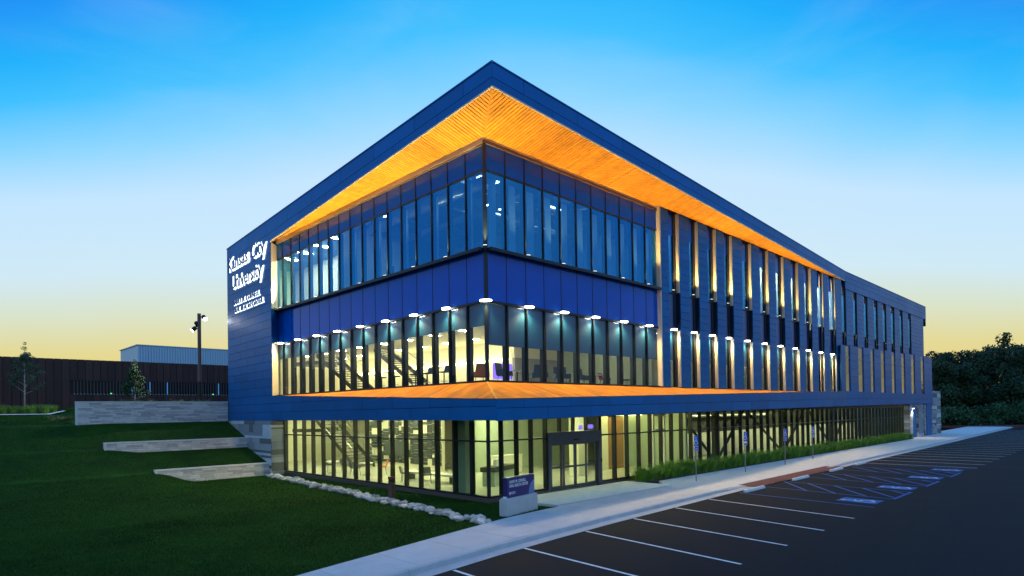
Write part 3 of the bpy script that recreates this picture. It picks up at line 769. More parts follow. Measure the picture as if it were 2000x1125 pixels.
nS = nrm2((-.95, 19.84), (-.40, 28.7));  nS = -nS if nS.x > 0 else nS
stone_face(stonew, (-.95, 19.84), (-.42, 28.7), -.4, 3.31, nS, 11)
stone_face(stonew, (-.955, 19.84), (-.10, 19.84), -.4, 3.31, nW, 5)
# stone piers and steel columns at the far end
for i, (a, b, c) in enumerate([(66.9, 68.2, 's'), (68.3, 69.6, 'd'), (71.0, 73.3, 's'), (73.9, 74.7, 's'), (74.9, 77.4, 'd')]):
    if c == 's':
        p = box('stone_pier', 'mortar', bld, a+.05, b-.05, -.35, .6, -.4, 3.85); stone_face(p, (a, -.42), (b, -.42), -.35, 3.83, nW, 20+i)
        stone_face(p, (a-.02, .55), (a-.02, -.41), -.35, 3.83, Vector((-1, 0)), 40+i)
    else: box('end_pier', 'clad', bld, a, b, -.46, .5, -.4, 3.86)
box('ground_end_wall', 'grey_wall', bld, 68, 78, .62, .8, -.4, 3.9)
yard = empty('stone_yard_wall', (78.6, -.3, 0), 0, 'pale banded stone wall beyond the far end of the building', 'wall')
p = box('wall_core', 'mortar', yard, 0, 5.0, .05, .5, -.4, 5.6); stone_face(p, (-.0, .0), (5.0, .0), -.35, 5.6, nW, 60)
stone_face(p, (-.02, .5), (-.02, 0), -.35, 5.6, Vector((-1, 0)), 61)

# ---------------- downlights and uplights on the facade
def facade_light(px, py, n, k=1.0, up=True, dn=True):
    n = Vector((n[0], n[1], 0)).normalized(); t = Vector((-n.y, n.x, 0))
    base = Vector((px, py, 0))+n*.07
    if dn:
        d = MB(); zc = Z1H+.02
        hw = .26; dp = .15
        ring = [(hw*math.cos(q), dp*math.sin(q)) for q in np.linspace(0, 2*math.pi, 21)[:-1]]
        poly = [base+t*a_+n*(dp+b_) for a_, b_ in ring]
        d.prism([(p.x, p.y) for p in poly], zc, zc+.05)
        h = d.obj('downlight', 'mullion', bld)
        l = MB(); poly = [base+t*a_*.96+n*(dp+b_*.96) for a_, b_ in ring]; l.prism([(p.x, p.y) for p in poly], zc-.05, zc-.001); l.obj('lens', 'lens', h)
        q = base+n*(dp*1.1)
        spot(h, (q.x, q.y, zc-.09), (n.x*.10, n.y*.10, -1), DN_E, (1, .70, .29), 140, .7, .06, 'downlight_lamp')
    if up:
        m_ = MB(); q = base+n*.14; m_.prism([(q.x+t.x*a_+n.x*b_, q.y+t.y*a_+n.y*b_) for a_, b_ in ((-.09, -.05), (.09, -.05), (.09, .05), (-.09, .05))], Z2+.03, Z2+.08)
        h = m_.obj('uplight', 'mullion', bld)
        m2 = MB(); m2.prism([(q.x+t.x*a_+n.x*b_, q.y+t.y*a_+n.y*b_) for a_, b_ in ((-.08, -.04), (.08, -.04), (.08, .04), (-.08, .04))], Z2+.081, Z2+.095); m2.obj('lens', 'lens_up', h)
        spot(h, (q.x, q.y, Z2+.13), (n.x*.26, n.y*.26, 1), UP_E*k*random.uniform(.65, 1.3), WARM if k > .8 else (1, .66, .24), 100, .85, .05, 'uplight_lamp')
DN_E, UP_E = 360, 1500
for i in range(2, 17, 2): facade_light(0, ML[i], (-1, 0))
for i in range(2, 11, 2): facade_light(MR[i], 0, (0, -1), .75)
facade_light(-.02, -.02, (-1, -1))
for i, (a, b) in enumerate(zip(WL, WR)):
    if i < 11: facade_light((a+b)/2-.05, .0, (0, -1), .6)
h = box('uplight', 'mullion', bld, -.52, -.40, 20.08, 20.2, Z2+.03, Z2+.08); box('lens', 'lens_up', h, -.51, -.41, 20.09, 20.19, Z2+.081, Z2+.09)  # extra uplight, added beside the regular row to brighten the jamb reveal
spot(h, (-.46, 20.1, Z2+.12), (.03, .03, 1), 420, WARM, 46, .9, .04, 'uplight_lamp')
h = box('downlight', 'mullion', bld, -.52, -.40, 20.08, 20.2, Z1H+.02, Z1H+.07); box('lens', 'lens_up', h, -.51, -.41, 20.09, 20.19, Z1H, Z1H+.019)  # matching downlight, also added only to light the lower jamb reveal
spot(h, (-.46, 20.1, Z1H-.04), (.03, .03, -1), 260, WARM, 60, .9, .04, 'downlight_lamp')

h = box('wall_lamp', 'mullion', bld, 68.0, 68.3, -.62, -.42, 3.35, 3.50); box('lens', 'flood', h, 68.02, 68.28, -.60, -.44, 3.31, 3.349)
spot(h, (68.0, -.75, 3.28), (-.15, -.1, -1), 260, (1, .84, .60), 130, .6, .08, 'wall_lamp_light')
# ---------------- lettering on the blank wall
def text_mesh(s, size, extrude, bold=0):
    c = bpy.data.curves.new('t', 'FONT'); c.body = s; c.size = size; c.extrude = extrude; c.resolution_u = 2; c.offset = bold*size
    o = bpy.data.objects.new('t', c); COL.objects.link(o)
    dg = bpy.context.evaluated_depsgraph_get(); me = bpy.data.meshes.new_from_object(o.evaluated_get(dg))
    w = max((v.co.x for v in me.vertices), default=0); w0 = min((v.co.x for v in me.vertices), default=0)
    bpy.data.objects.remove(o); bpy.data.curves.remove(c)
    return me, w0, w
_adv = {}
def advance(ch, size):
    if ch == ' ': return .28*size
    if ch not in _adv:
        a = text_mesh('H'+ch+'H', 1, 0); b = text_mesh('HH', 1, 0); _adv[ch] = (a[2]-a[1])-(b[2]-b[1])
    return _adv[ch]*size
def letters(s, A, B, zbase, size, n, parent, mname, standoff, extrude=.04, fit=True, name='letter', ital=0):
    """letters running from plan point A to B (reading direction), facing n"""
    A, B = Vector(A), Vector(B); d = (B-A).normalized(); total = sum(advance(c, size) for c in s)
    k = (B-A).length/total if fit else 1
    M4 = Matrix(((d.x*k, 0, n.x, 0), (d.y*k, 0, n.y, 0), (0, 1, 0, 0), (0, 0, 0, 1)))
    if ital: M4 = M4 @ Matrix.Shear('XZ', 4, (0, 0)) 
    s_ = 0
    for c in s:
        if c != ' ':
            me, w0, w1 = text_mesh(c, size, .02); me.transform(M4); me.materials.append(MATS['letter_face']); me.name = name
            o = bpy.data.objects.new(name, me); p = A+d*s_*k+Vector((n.x, n.y))*standoff; o.location = (p.x, p.y, zbase); link(o, parent)
            me2, w0, w1 = text_mesh(c, size, .012, .035); me2.transform(M4); me2.materials.append(MATS[mname]); me2.name = 'halo'
            h = bpy.data.objects.new('halo', me2); h.location = (-n.x*standoff*.80, -n.y*standoff*.80, 0); link(h, o)
        s_ += advance(c, size)
sgn = MB(); sgn.prism([off((FL(21.0), 21.0), nL, -.004), off((FL(28.2), 28.2), nL, -.004), off((FL(28.2), 28.2), nL, .02), off((FL(21.0), 21.0), nL, .02)], 14.30, 14.33)
lett = sgn.obj('lettering', 'clad', bld)
def Lp(y): return (FL(y), y)
letters('Kansas City', Lp(28.25), Lp(20.6), 14.45, 1.42, nL, lett, 'letters', .19)
letters('University', Lp(27.5), Lp(21.2), 13.0, 1.42, nL, lett, 'letters', .19)
letters('HARRY M. CORNELL', Lp(27.3), Lp(21.9), 11.80, .52, nL, lett, 'letters', .12, .03)
letters('ORAL HEALTH CENTER', Lp(27.2), Lp(21.2), 11.22, .52, nL, lett, 'letters', .12, .03)

# ---------------- interior: slabs, walls, ceilings
box('ground_floor', 'floor', bld, .2, 67, .2, 28.6, -.3, -.04)
box('first_floor', 'floor', bld, .25, 76, .25, 28.6, 4.0, 4.90)
box('ground_ceiling', 'ceiling', bld, .3, 67, .3, 28.6, 3.72, 3.98)
box('second_floor', 'carpet', bld, .25, 74.5, .25, 28.6, 9.6, 10.3)
box('first_ceiling', 'ceiling', bld, .3, 74.5, .3, 28.6, 8.36, 8.45)
box('second_ceiling', 'blue_wall', bld, .3, 74.5, .3, 28.6, 15.2, 15.4)
# ground floor partitions
box('partition_wall', 'white_wall', bld, 10.2, 10.4, 9.6, 28.5, -.04, 3.72)
box('partition_wall', 'cream_wall', bld, .3, 10.2, 28.3, 28.5, -.04, 3.72)
box('partition_wall', 'green_wall', bld, 7.2, 22, 9.3, 9.5, -.04, 3.72)
box('partition_wall', 'interior_wood', bld, 13.7, 15.3, 3.9, 4.1, -.04, 3.2)
box('partition_wall', 'cream_wall', bld, 12.9, 13.7, 3.92, 4.12, -.04, 3.72)
box('partition_wall', 'green_wall', bld, 15.3, 17.0, 3.92, 4.12, -.04, 3.72)
box('partition_wall', 'green_wall', bld, 17.0, 17.2, .4, 4.0, -.04, 3.72)
box('partition_wall', 'white_wall', bld, 17.2, 66.5, 5.2, 5.4, -.04, 1.75)
box('partition_wall', 'dark_wall', bld, 17.2, 66.5, 5.21, 5.39, 1.76, 3.72)
# first floor partitions
box('partition_wall', 'white_wall', bld, 10.2, 10.4, 8.0, 28.5, 4.9, 8.36)
box('partition_wall', 'cream_wall', bld, .3, 10.2, 28.3, 28.5, 4.9, 8.36)
box('partition_wall', 'grey_wall', bld, 9.0, 26, 7.4, 7.6, 4.9, 7.0)
box('partition_wall', 'cream_wall', bld, 9.0, 26, 7.45, 7.65, 7.0, 8.36)
box('partition_wall', 'green_wall', bld, 13.3, 13.5, .4, 7.4, 4.9, 8.36)
box('partition_wall', 'green_wall', bld, 13.5, 43, 2.2, 2.4, 4.9, 8.36)
box('partition_wall', 'cream_wall', bld, 43, 74, .75, .9, 4.9, 8.36)
# second floor partitions
box('partition_wall', 'cream_wall', bld, 4.6, 4.8, 13.4, 28.4, 10.3, 15.2)
box('partition_wall', 'cream_wall', bld, .4, 4.6, 13.3, 13.4, 10.3, 15.2)
box('partition_wall', 'cream_wall', bld, .3, 4.6, 28.2, 28.4, 10.3, 15.2)
box('partition_wall', 'grey_wall', bld, 7.0, 7.2, 6.5, 13.3, 10.3, 14.0)
box('partition_wall', 'blue_wall', bld, 11.5, 11.7, 8.0, 28, 10.3, 15.2)
box('partition_wall', 'blue_wall', bld, 11.7, 40, 8.0, 8.2, 10.3, 15.2)
box('partition_wall', 'blue_wall', bld, 13.5, 13.7, .4, 8.0, 10.3, 15.2)
box('partition_wall', 'blue_wall', bld, 13.7, 30.0, 1.9, 2.1, 10.3, 15.2)
box('partition_wall', 'white_wall', bld, 30.0, 74, 1.9, 2.1, 10.3, 15.2)
# ceiling lights
def clight(x, y, z, mt, w=1.2, d=.3, rot=False):
    if rot: w, d = d, w
    fr = box('ceiling_light', 'steel', bld, x-w/2-.03, x+w/2+.03, y-d/2-.03, y+d/2+.03, z-.03, z-.001)
    box('diffuser', mt, fr, x-w/2, x+w/2, y-d/2, y+d/2, z-.06, z-.031)
for y in (2.0, 5.0, 8, 11, 14, 17, 20, 23, 26):
    for x in (2.2, 5.2, 8.4):
        if x > 8 and y > 9: continue
        clight(x, y, 3.72, 'ceil_lobby' if y < 6 else 'ceil_gf')
for x in (11.5, 14.4): clight(x, 2.0, 3.72, 'ceil_lobby')
for x in np.arange(18.5, 66, 3): clight(float(x), 3.4, 3.72, 'ceil_gf', 1.2, .2)
box('light_strip', 'strip', bld, 8.9, 16.6, .55, .70, 3.62, 3.71)
box('light_strip', 'strip', bld, 13.0, 16.9, 3.55, 3.70, 3.30, 3.40)
for y in (1.8, 4.6, 7.4, 10.2, 13, 15.8, 18.6, 21.4, 24.2, 27):
    for x in (2.0, 5.0, 8.2):
        if y < 6 and x > 7 : continue
        clight(x, y, 8.36, 'ceil_1', .62, .26)
box('light_strip', 'strip', bld, 9.75, 10.15, 9, 28, 7.0, 7.10)
for x in (8.8, 11.4): clight(x, 3.2, 8.36, 'ceil_1', .6, .2)
for x in np.arange(14.9, 74, 2.9): clight(float(x), 1.2 if x < 43 else .5, 8.36, 'ceil_1', .45, .12)
for y in (14.6, 17, 19.4, 21.8, 24.2): clight(2.4, y, 15.2, 'ceil_2w', 1.2, .3)
for x, y in ((2.5, 2.5), (5.5, 5.2), (2.6, 6.5), (8, 3.2), (2.4, 10.5), (11, 4.5)): clight(x, y, 15.0, 'ceil_2', 1.2, .3)
for i, x in enumerate(np.arange(14.9, 73, 2.9)): clight(float(x), 1.0, 15.2, 'ceil_2' if x < 30 else 'ceil_2w', .8, .2)
# exposed ducts under the top ceiling
def duct(pts, r):
    mb = MB(); mb.tube(pts, r, 12); mb.obj('duct', 'steel', bld, True)
duct([(1.2, .8, 14.2), (1.2, 12.5, 14.2)], .28); duct([(1.2, 2.6, 14.2), (13.2, 2.6, 14.2)], .25); duct([(2.8, 5.5, 14.6), (13.2, 5.5, 14.6)], .2)
duct([(4.5, 1.0, 14.5), (4.5, 12.5, 14.5)], .18); duct([(.9, 1.2, 13.7), (13.2, 1.2, 13.7)], .09); duct([(8.3, .8, 14.6), (8.3, 7.8, 14.6)], .16)
for y in (3.2, 6.4, 9.6, 12.4): box('ceiling_beam', 'steel', bld, .6, 11.4, y-.1, y+.1, 14.7, 15.15)
# pipe runs in the ground floor plant area
duct([(17.4, 4.4, 3.3), (40, 4.4, 3.3)], .16); duct([(17.4, 3.6, 3.1), (36, 3.6, 3.1)], .10); duct([(17.4, 2.6, 3.4), (44, 2.6, 3.4)], .12)
# columns and diagonal bracing behind the glass
for x in (22.2, 33.6, 45, 56): box('column', 'dark_steel', bld, x-.2, x+.2, .9, 1.3, -.04, 3.72)
for a, b in ((17.3, 22.0), (26.6, 22.4), (26.8, 33.4), (38.4, 33.8), (38.8, 44.8), (50, 45.2)):
    mb = MB(); mb.tube([(a, 1.1, 3.6), (b, 1.1, 0.1)], .13, 4); mb.obj('brace', 'dark_steel', bld)
box('lobby_column', 'cream_wall', bld, 9.3, 10.1, 2.7, 3.4, -.04, 3.72)
box('corner_column', 'green_wall', bld, .35, .95, 1.95, 2.9, -.04, 3.72)
# white framed door and partition near the wood wall
mb = MB(); mb.box(13.5, 13.62, .5, .62, 0, 3.4); mb.box(14.7, 14.82, .5, .62, 0, 3.4); mb.box(13.62, 14.7, .5, .62, 2.35, 2.50); mb.box(13.62, 14.7, .5, .62, 3.28, 3.4); mb.obj('inner_frame', 'white_wall', bld)
# feature wall of dark tiles with pale joints
fw = box('feature_wall', 'cream_wall', bld, 6.55, 6.75, 11.6, 20.2, -.04, 3.55)
rnd = random.Random(3); y = 11.65
while y < 20.1:
    w = min(rnd.choice((.34, .5, .68, .9)), 20.15-y); z = .25
    while z < 3.3:
        h = rnd.choice((.22, .3, .42, .55))
        if rnd.random() > .16:
            box('tile', 'tile_dark', fw, 6.50, 6.55, y+.018, y+w-.018, z+.018, min(z+h, 3.4)-.018)
        z += h
    y += w
box('dark_panel', 'tile_dark', fw, 6.44, 6.495, 15.2, 18.1, .75, 1.75)
# staircases
def stair(x, y0, y1, z0, z1, w=1.5):
    n_ = 16; st = MB()
    for s_ in (-.03, w+.03):
        st.add([(x+s_-.03, y0, z0-.05), (x+s_+.03, y0, z0-.05), (x+s_+.03, y1, z1-.05), (x+s_-.03, y1, z1-.05), (x+s_-.03, y0, z0+.28), (x+s_+.03, y0, z0+.28), (x+s_+.03, y1, z1+.28), (x+s_-.03, y1, z1+.28)], BF)
    o = st.obj('staircase', 'dark_steel', bld)
    for k in range(n_):
        t = (k+.5)/n_; yy = lerp(y0, y1, t); zz = lerp(z0, z1, t)
        box('tread', 'chair_grey', o, x, x+w, yy-.16, yy+.16, zz+.02, zz+.07)
    for s_ in (-.05, w+.05):
        mb = MB(); mb.tube([(x+s_, y0, z0+1.15), (x+s_, y1, z1+1.15)], .03, 6); mb.tube([(x+s_, y0, z0+.75), (x+s_, y1, z1+.75)], .018, 6)
        for k in range(5): t = k/4; mb.tube([(x+s_, lerp(y0, y1, t), lerp(z0, z1, t)+.2), (x+s_, lerp(y0, y1, t), lerp(z0, z1, t)+1.15)], .018, 6)
        mb.obj('handrail', 'steel', o)
stair(4.2, 18.3, 24.2, -.04, 3.4); box('landing', 'dark_steel', bld, 3.6, 6.2, 24.2, 26.6, 2.35, 2.6)
stair(4.2, 17.6, 23.6, 4.9, 8.0); box('landing', 'dark_steel', bld, 3.6, 6.2, 23.6, 26.4, 7.45, 7.7)
stair(6.4, 14.5, 19.2, 5.6, 8.2, 1.2)
# wall screens
box('screen', 'screen', bld, 6.1, 7.6, 6.2, 6.28, 5.55, 6.45)
box('screen', 'screen', bld, 10.5, 10.9, 2.9, 3.0, 2.62, 2.85); box('screen', 'screen', bld, 9.1, 9.3, 2.4, 2.5, 2.62, 2.85)
box('wall_picture', 'tile_dark', bld, 10.1, 10.18, 25.0, 25.9, 1.3, 1.9)
box('notice_board', 'dark_wall', bld, 10.1, 10.18, 24.2, 25.0, 5.9, 6.6)
# blue-grey internal blinds on the top floor
for i in list(range(1, 10)):
    s0 = ML[i]+.05
    if i % 2: box('curtain', 'curtain', cwL, .42, .45, s0, s0+.5, Z2+.05, ZV2-.1)
for i in range(0, 11, 1):
    s0 = MR[i]+.62
    box('curtain', 'curtain', cwR, s0, s0+.42, .42, .45, Z2+.05, ZV2-.1)

# ---------------- furniture
def chair(loc, rz, mt, label, group, lounge=False):
    e = empty('armchair' if lounge else 'chair', loc, rz, label, 'chair', group)
    w = .36 if lounge else .24; zs = .40 if lounge else .45
    mb = MB(); mb.box(-w, w, -.25, .25, zs, zs+.07); mb.box(-w+.03, w-.03, -.22, .23, zs+.07, zs+.09); mb.obj('seat', mt, e)
    hb = 1.02 if lounge else .85
    mb = MB(); mb.add([(-w, .22, zs+.07), (w, .22, zs+.07), (w, .28, zs+.07), (-w, .28, zs+.07), (-w+.04, .30, hb), (w-.04, .30, hb), (w-.04, .36, hb), (-w+.04, .36, hb)], BF); mb.obj('backrest', mt, e)
    if lounge:
        for sx_ in (-1, 1): box('armrest', mt, e, sx_*w-.05, sx_*w+.05, -.22, .24, zs+.02, zs+.24)
    for sx_ in (-1, 1):
        for sy in (-1, 1):
            mb = MB(); mb.tube([(sx_*(w-.06), sy*.19, zs), (sx_*(w-.02), sy*.24, 0)], [.016, .012], 6); mb.obj('leg', 'dark_steel', e)
def stool(loc, rz, mt, label):
    e = empty('bar_stool', loc, rz, label, 'stool', 'bar stools on the first floor')
    mb = MB(); mb.box(-.22, .22, -.2, .2, .74, .80); mb.obj('seat', mt, e)
    mb = MB(); mb.add([(-.2, .17, .8), (.2, .17, .8), (.2, .21, .8), (-.2, .21, .8), (-.18, .24, 1.12), (.18, .24, 1.12), (.18, .28, 1.12), (-.18, .28, 1.12)], BF); mb.obj('backrest', mt, e)
    mb = MB(); mb.tube([(0, 0, .02), (0, 0, .74)], .03, 8); mb.obj('stem', 'dark_steel', e)
    mb = MB(); mb.tube([(0, 0, 0), (0, 0, .025)], [.24, .2], 16); mb.obj('base', 'dark_steel', e)
    mb = MB(); mb.tube([(.19*math.cos(t), .19*math.sin(t), .32) for t in np.linspace(0, 6.283, 13)], .012, 5, False); mb.obj('foot_ring', 'steel', e)
def table(loc, r, h, label, mt='table_white'):
    e = empty('table', loc, 0, label, 'table', 'tables behind the glass')
    mb = MB(); mb.tube([(0, 0, h-.04), (0, 0, h)], r, 20); mb.obj('table_top', mt, e)
    mb = MB(); mb.tube([(0, 0, .03), (0, 0, h-.04)], .04, 8); mb.obj('stem', 'dark_steel', e)
    mb = MB(); mb.tube([(0, 0, 0), (0, 0, .03)], [.3, .26], 16); mb.obj('base', 'dark_steel', e)
GZ = -.04
for k, (x, y, r_, m_, lb) in enumerate([
        (1.6, 17.2, 1.9, 'chair_grey', 'grey chair nearest the stone wall behind the ground floor glass'),
        (2.2, 15.9, .3, 'chair_grey', 'grey chair facing the left cafe table on the ground floor'),
        (1.5, 13.6, 1.5, 'chair_grey', 'grey chair between the two ground floor cafe tables'),
        (3.0, 13.0, 4.2, 'chair_orange', 'orange chair at the foot of the ground floor stair'),
        (1.7, 4.1, 2.2, 'chair_grey', 'grey chair behind the ground floor glass near the building corner'),
        (1.5, 8.3, .8, 'chair_grey', 'grey chair in front of the dark tiled wall'),
        (1.7, 6.7, -.6, 'chair_grey', 'grey chair right of the bench by the dark tiled wall')]):
    chair((x, y, GZ), r_, m_, lb, 'chairs behind the ground floor glass')
table((1.5, 16.4, GZ), .42, .74, 'round white cafe table left of the ground floor stair')
table((2.2, 13.5, GZ), .42, .74, 'round white cafe table in front of the ground floor stair')
for k, (y, r_, lb) in enumerate([(10.1, 1.4, 'navy bar stool beside the first floor stair'), (8.8, 1.7, 'navy bar stool second from the first floor stair'), (6.9, -1.4, 'navy bar stool in the middle of the first floor row'),
                                 (5.9, -1.6, 'navy bar stool second from the building corner on the first floor'), (4.5, -1.5, 'navy bar stool nearest the building corner on the first floor')]):
    stool((1.2, y, 4.9), r_, 'chair_navy', lb)
table((1.3, 9.5, 4.9), .35, 1.05, 'tall bar table left of the first floor stools'); table((1.3, 5.2, 4.9), .35, 1.05, 'tall bar table between the two stools near the corner')
chair((1.9, .9, 4.9), .4, 'chair_navy', 'navy high-backed armchair at the first floor corner', 'armchairs on the first floor', True)
chair((4.4, 1.1, 4.9), 2.6, 'chair_navy', 'navy armchair second from the corner on the first floor', 'armchairs on the first floor', True)
chair((6.0, 1.0, 4.9), -.5, 'chair_navy', 'navy armchair in the middle of the right first floor glass', 'armchairs on the first floor', True)
chair((1.5, 2.2, 4.9), 2.9, 'chair_orange', 'low orange chair beside the purple screen', 'armchairs on the first floor', True)
chair((8.0, 1.2, 4.9), .2, 'chair_navy', 'navy armchair fourth along the right first floor glass', 'armchairs on the first floor', True)
chair((10.0, 1.3, 4.9), .2, 'chair_magenta', 'magenta chair behind the right first floor glass', 'armchairs on the first floor')
chair((11.9, 1.3, 4.9), .2, 'chair_navy', 'navy chair nearest the piers on the first floor', 'armchairs on the first floor')
table((3.2, 1.4, 4.9), .4, .72, 'white table between the first floor armchairs'); table((6.9, 1.2, 4.9), .4, .72, 'white table at the middle of the right first floor glass')
table((9.1, 1.3, 4.9), .4, .72, 'white table beside the magenta chair')
# reception desk and lobby counter
e = empty('reception_desk', (4.0, 3.6, GZ), .35, 'pale reception desk with dark top behind the corner glass', 'desk')
mb = MB(); mb.box(-1.2, 1.2, -.35, .35, 0, .72); mb.obj('body', 'green_wall', e); mb = MB(); mb.box(-1.3, 1.3, -.42, .42, .72, .95); mb.obj('desk_top', 'dark_wall', e); box('monitor', 'sign_white', e, -.5, .3, -.1, .1, .95, 1.3)
e = empty('lobby_counter', (8.2, 7.4, GZ), 0, 'white box counter behind the entrance doors', 'counter')
mb = MB(); mb.box(-1.0, 1.0, -.3, .3, 0, 1.05); mb.obj('body', 'white_wall', e); mb = MB(); mb.box(-1.05, 1.05, -.34, .34, 1.05, 1.1); mb.obj('counter_top', 'table_white', e)
e = empty('bench', (2.6, 7.5, GZ), 0, 'long pale bench in front of the dark tiled wall', 'bench')
mb = MB(); mb.box(-.3, .3, -2.2, 2.2, .36, .46); mb.obj('seat', 'table_white', e)
for sy in (-1.9, 1.9): box('leg', 'dark_steel', e, -.25, .25, sy-.04, sy+.04, 0, .36)
# top floor desks and screens
for k, (y, lb) in enumerate([(4.2, 'dark monitor on the top floor near the corner'), (6.6, 'dark monitor on the top floor left of the corner lights'), (8.6, 'dark monitor on the top floor beside the lit room')]):
    e = empty('monitor', (.9, y, 10.3), 1.57, lb, 'monitor', 'monitors on the top floor'); box('screen', 'black', e, -.3, .3, -.02, .02, .85, 1.25); box('stand', 'black', e, -.04, .04, -.06, .06, 0, .85)

# ================================================================== RETAINING WALLS
BRK = {}
for c in 'abc':
    me = bpy.data.meshes.new('brick'); me.from_pydata(boxv(0, 1, 0, 1, 0, 1), [], BF); me.materials.append(MATS['brick_'+c]); BRK[c] = me
def retaining(y, xl, xr, zb, zt, label, seed):
    rnd = random.Random(seed)
    e = empty('retaining_wall', (xl, y, zb), 0, label, 'wall', 'retaining walls on the lawn')
    Ln = xr-xl; H = zt-zb
    core = box('core', 'mortar', e, .06, Ln, .03, WT-.02, -.4, H-.09)
    nc = max(1, int(round((H+.35-.1)/.118))); ch = (H+.35-.1)/nc
    for k in range(nc):
        x = .02
        while x < Ln-.02:
            l = min(rnd.uniform(.45, .95), Ln-x)
            if Ln-x-l < .25: l = Ln-x
            o = bpy.data.objects.new('brick', BRK[rnd.choice('aabbc')]); link(o, core)
            pr = rnd.uniform(0, .016); o.location = (x+.005, .0-pr, -.35+k*ch+.005); o.scale = (l-.010, .06+pr, ch-.010)
            x += l
    box('end_cap', 'coping', e, -.06, .05, -.015, WT+.01, -.4, H-.001)
    x = 0
    while x < Ln:
        l = min(1.5, Ln-x); box('coping', 'coping', e, x+(.004 if x else -.07), x+l-.004, -.03, WT+.02, H-.085, H); x += 1.5
retaining(W1Y, -9.85, -.37, 3.25, 4.77, 'tallest grey brick retaining wall, highest up the lawn', 1)
retaining(W2Y, -9.15, -.60, 1.45, 2.16, 'low grey brick retaining wall midway up the lawn', 2)
retaining(W3Y, -7.5, -.95, -.15, .61, 'curved-looking low brick retaining wall nearest the rock border', 3)

# ================================================================== ROCK BORDER, BOLLARD, SIGN
rk = empty('rock_border', (-2.5, 8, ZL), 0, 'winding border of pale rounded rocks along the lawn edge', 'rock border')
RM = []
for k in range(7):
    bm = bmesh.new(); bmesh.ops.create_icosphere(bm, subdivisions=2, radius=1)
    r2 = np.random.default_rng(k)
    for v_ in bm.verts: v_.co *= 1+r2.uniform(-.22, .22)
    for v_ in bm.verts: v_.co.z *= .72; v_.co.x *= 1.15
    me = bpy.data.meshes.new('stone'); bm.to_mesh(me); bm.free(); me.materials.append(MATS['rock']); RM.append(me)
RP = [(-1.25, 19.6), (-1.5, 15.9), (-2.15, 9.6), (-2.8, 3.2), (-3.15, -.5), (-3.3, -2.1), (-3.35, -3.3), (-3.45, -3.62)]
RL = [0]
for a, b in zip(RP[:-1], RP[1:]): RL.append(RL[-1]+math.dist(a, b))
for i in range(285):
    t = (i/285)**1.0*RL[-1]; x = float(np.interp(t, RL, [p[0] for p in RP])); y = float(np.interp(t, RL, [p[1] for p in RP]))
    o = bpy.data.objects.new('stone', random.choice(RM)); s = random.uniform(.06, .20)
    o.scale = (s*random.uniform(.9, 1.3), s, s*random.uniform(.8, 1.1)); o.rotation_euler = (random.uniform(-.4, .4), random.uniform(-.4, .4), random.uniform(0, 6.28))
    o.location = (x+random.gauss(0, .15)+2.5+.06*math.sin(t*1.7), y+random.gauss(0, .06)-8, random.uniform(.02, .11)); link(o, rk)
e = empty('bollard', (-2.45, 3.7, ZL), .2, 'square rust-brown steel bollard light on the rock border', 'bollard')
mb = MB(); mb.box(-.10, .10, -.10, .10, 0, .86); mb.obj('post', 'rust', e); mb = MB(); mb.box(-.088, .088, -.088, .088, .86, .98); mb.obj('louvre', 'black', e)
mb = MB(); mb.box(-.105, .105, -.105, .105, .98, 1.10); mb.obj('cap', 'rust', e)

ang = math.atan2(.40, 2.09)
e = empty('monument_sign', (-1.95, -3.12, -.22), ang, 'purple name sign on a grey concrete base beside the pavement', 'sign')
mb = MB(); mb.box(0, 2.12, 0, .34, 0, .62); mb.add(boxv(.03, 2.09, .03, .31, .62, .66), BF); mb.obj('base', 'concrete', e)
mb = MB(); mb.box(.10, .22, .1, .24, .66, .72); mb.obj('mount', 'sign_white', e)
bd = mb = MB(); mb.box(.16, 2.02, .08, .26, .665, 1.40); bd = mb.obj('board', 'purple', e)
mb = MB()   # pale quarter-round swoosh at the lower right
pts_ = [(2.015, .67)]+[(2.015-.42*math.cos(t)*1.0, .67+.52*math.sin(t)) for t in np.linspace(0, math.pi/2, 12)]
mb.add([(p[0], .077, p[1]) for p in pts_], [tuple(range(len(pts_)))[::-1]]); mb.obj('swoosh', 'lilac', bd)
mb = MB(); mb.box(.15, 2.03, .07, .27, 1.40, 1.425); mb.obj('board_cap', 'steel', bd)
def flat_text(s, x, z, size, parent, width=None, y=.074, mname='sign_white', name='lettering'):
    me, w0, w1 = text_mesh(s, size, .0005, .03); k = (width/(w1-w0)) if width else 1
    me.transform(Matrix(((k, 0, 0, 0), (0, 0, -1, 0), (0, 1, 0, 0), (0, 0, 0, 1)))); me.materials.append(MATS[mname])
    o = bpy.data.objects.new(name, me); o.location = (x, y, z); link(o, parent)
flat_text('HARRY M. CORNELL', .28, 1.20, .155, bd, 1.12); flat_text('ORAL HEALTH CENTER', .28, 1.05, .155, bd, 1.28); flat_text('KCU', .41, .79, .13, bd, .25)
mb = MB(); sh = [(.28, .88), (.37, .88), (.37, .80), (.325, .755), (.28, .80)]; mb.add([(p[0], .075, p[1]) for p in sh], [tuple(range(5))[::-1]]); mb.obj('shield', 'sign_white', bd)

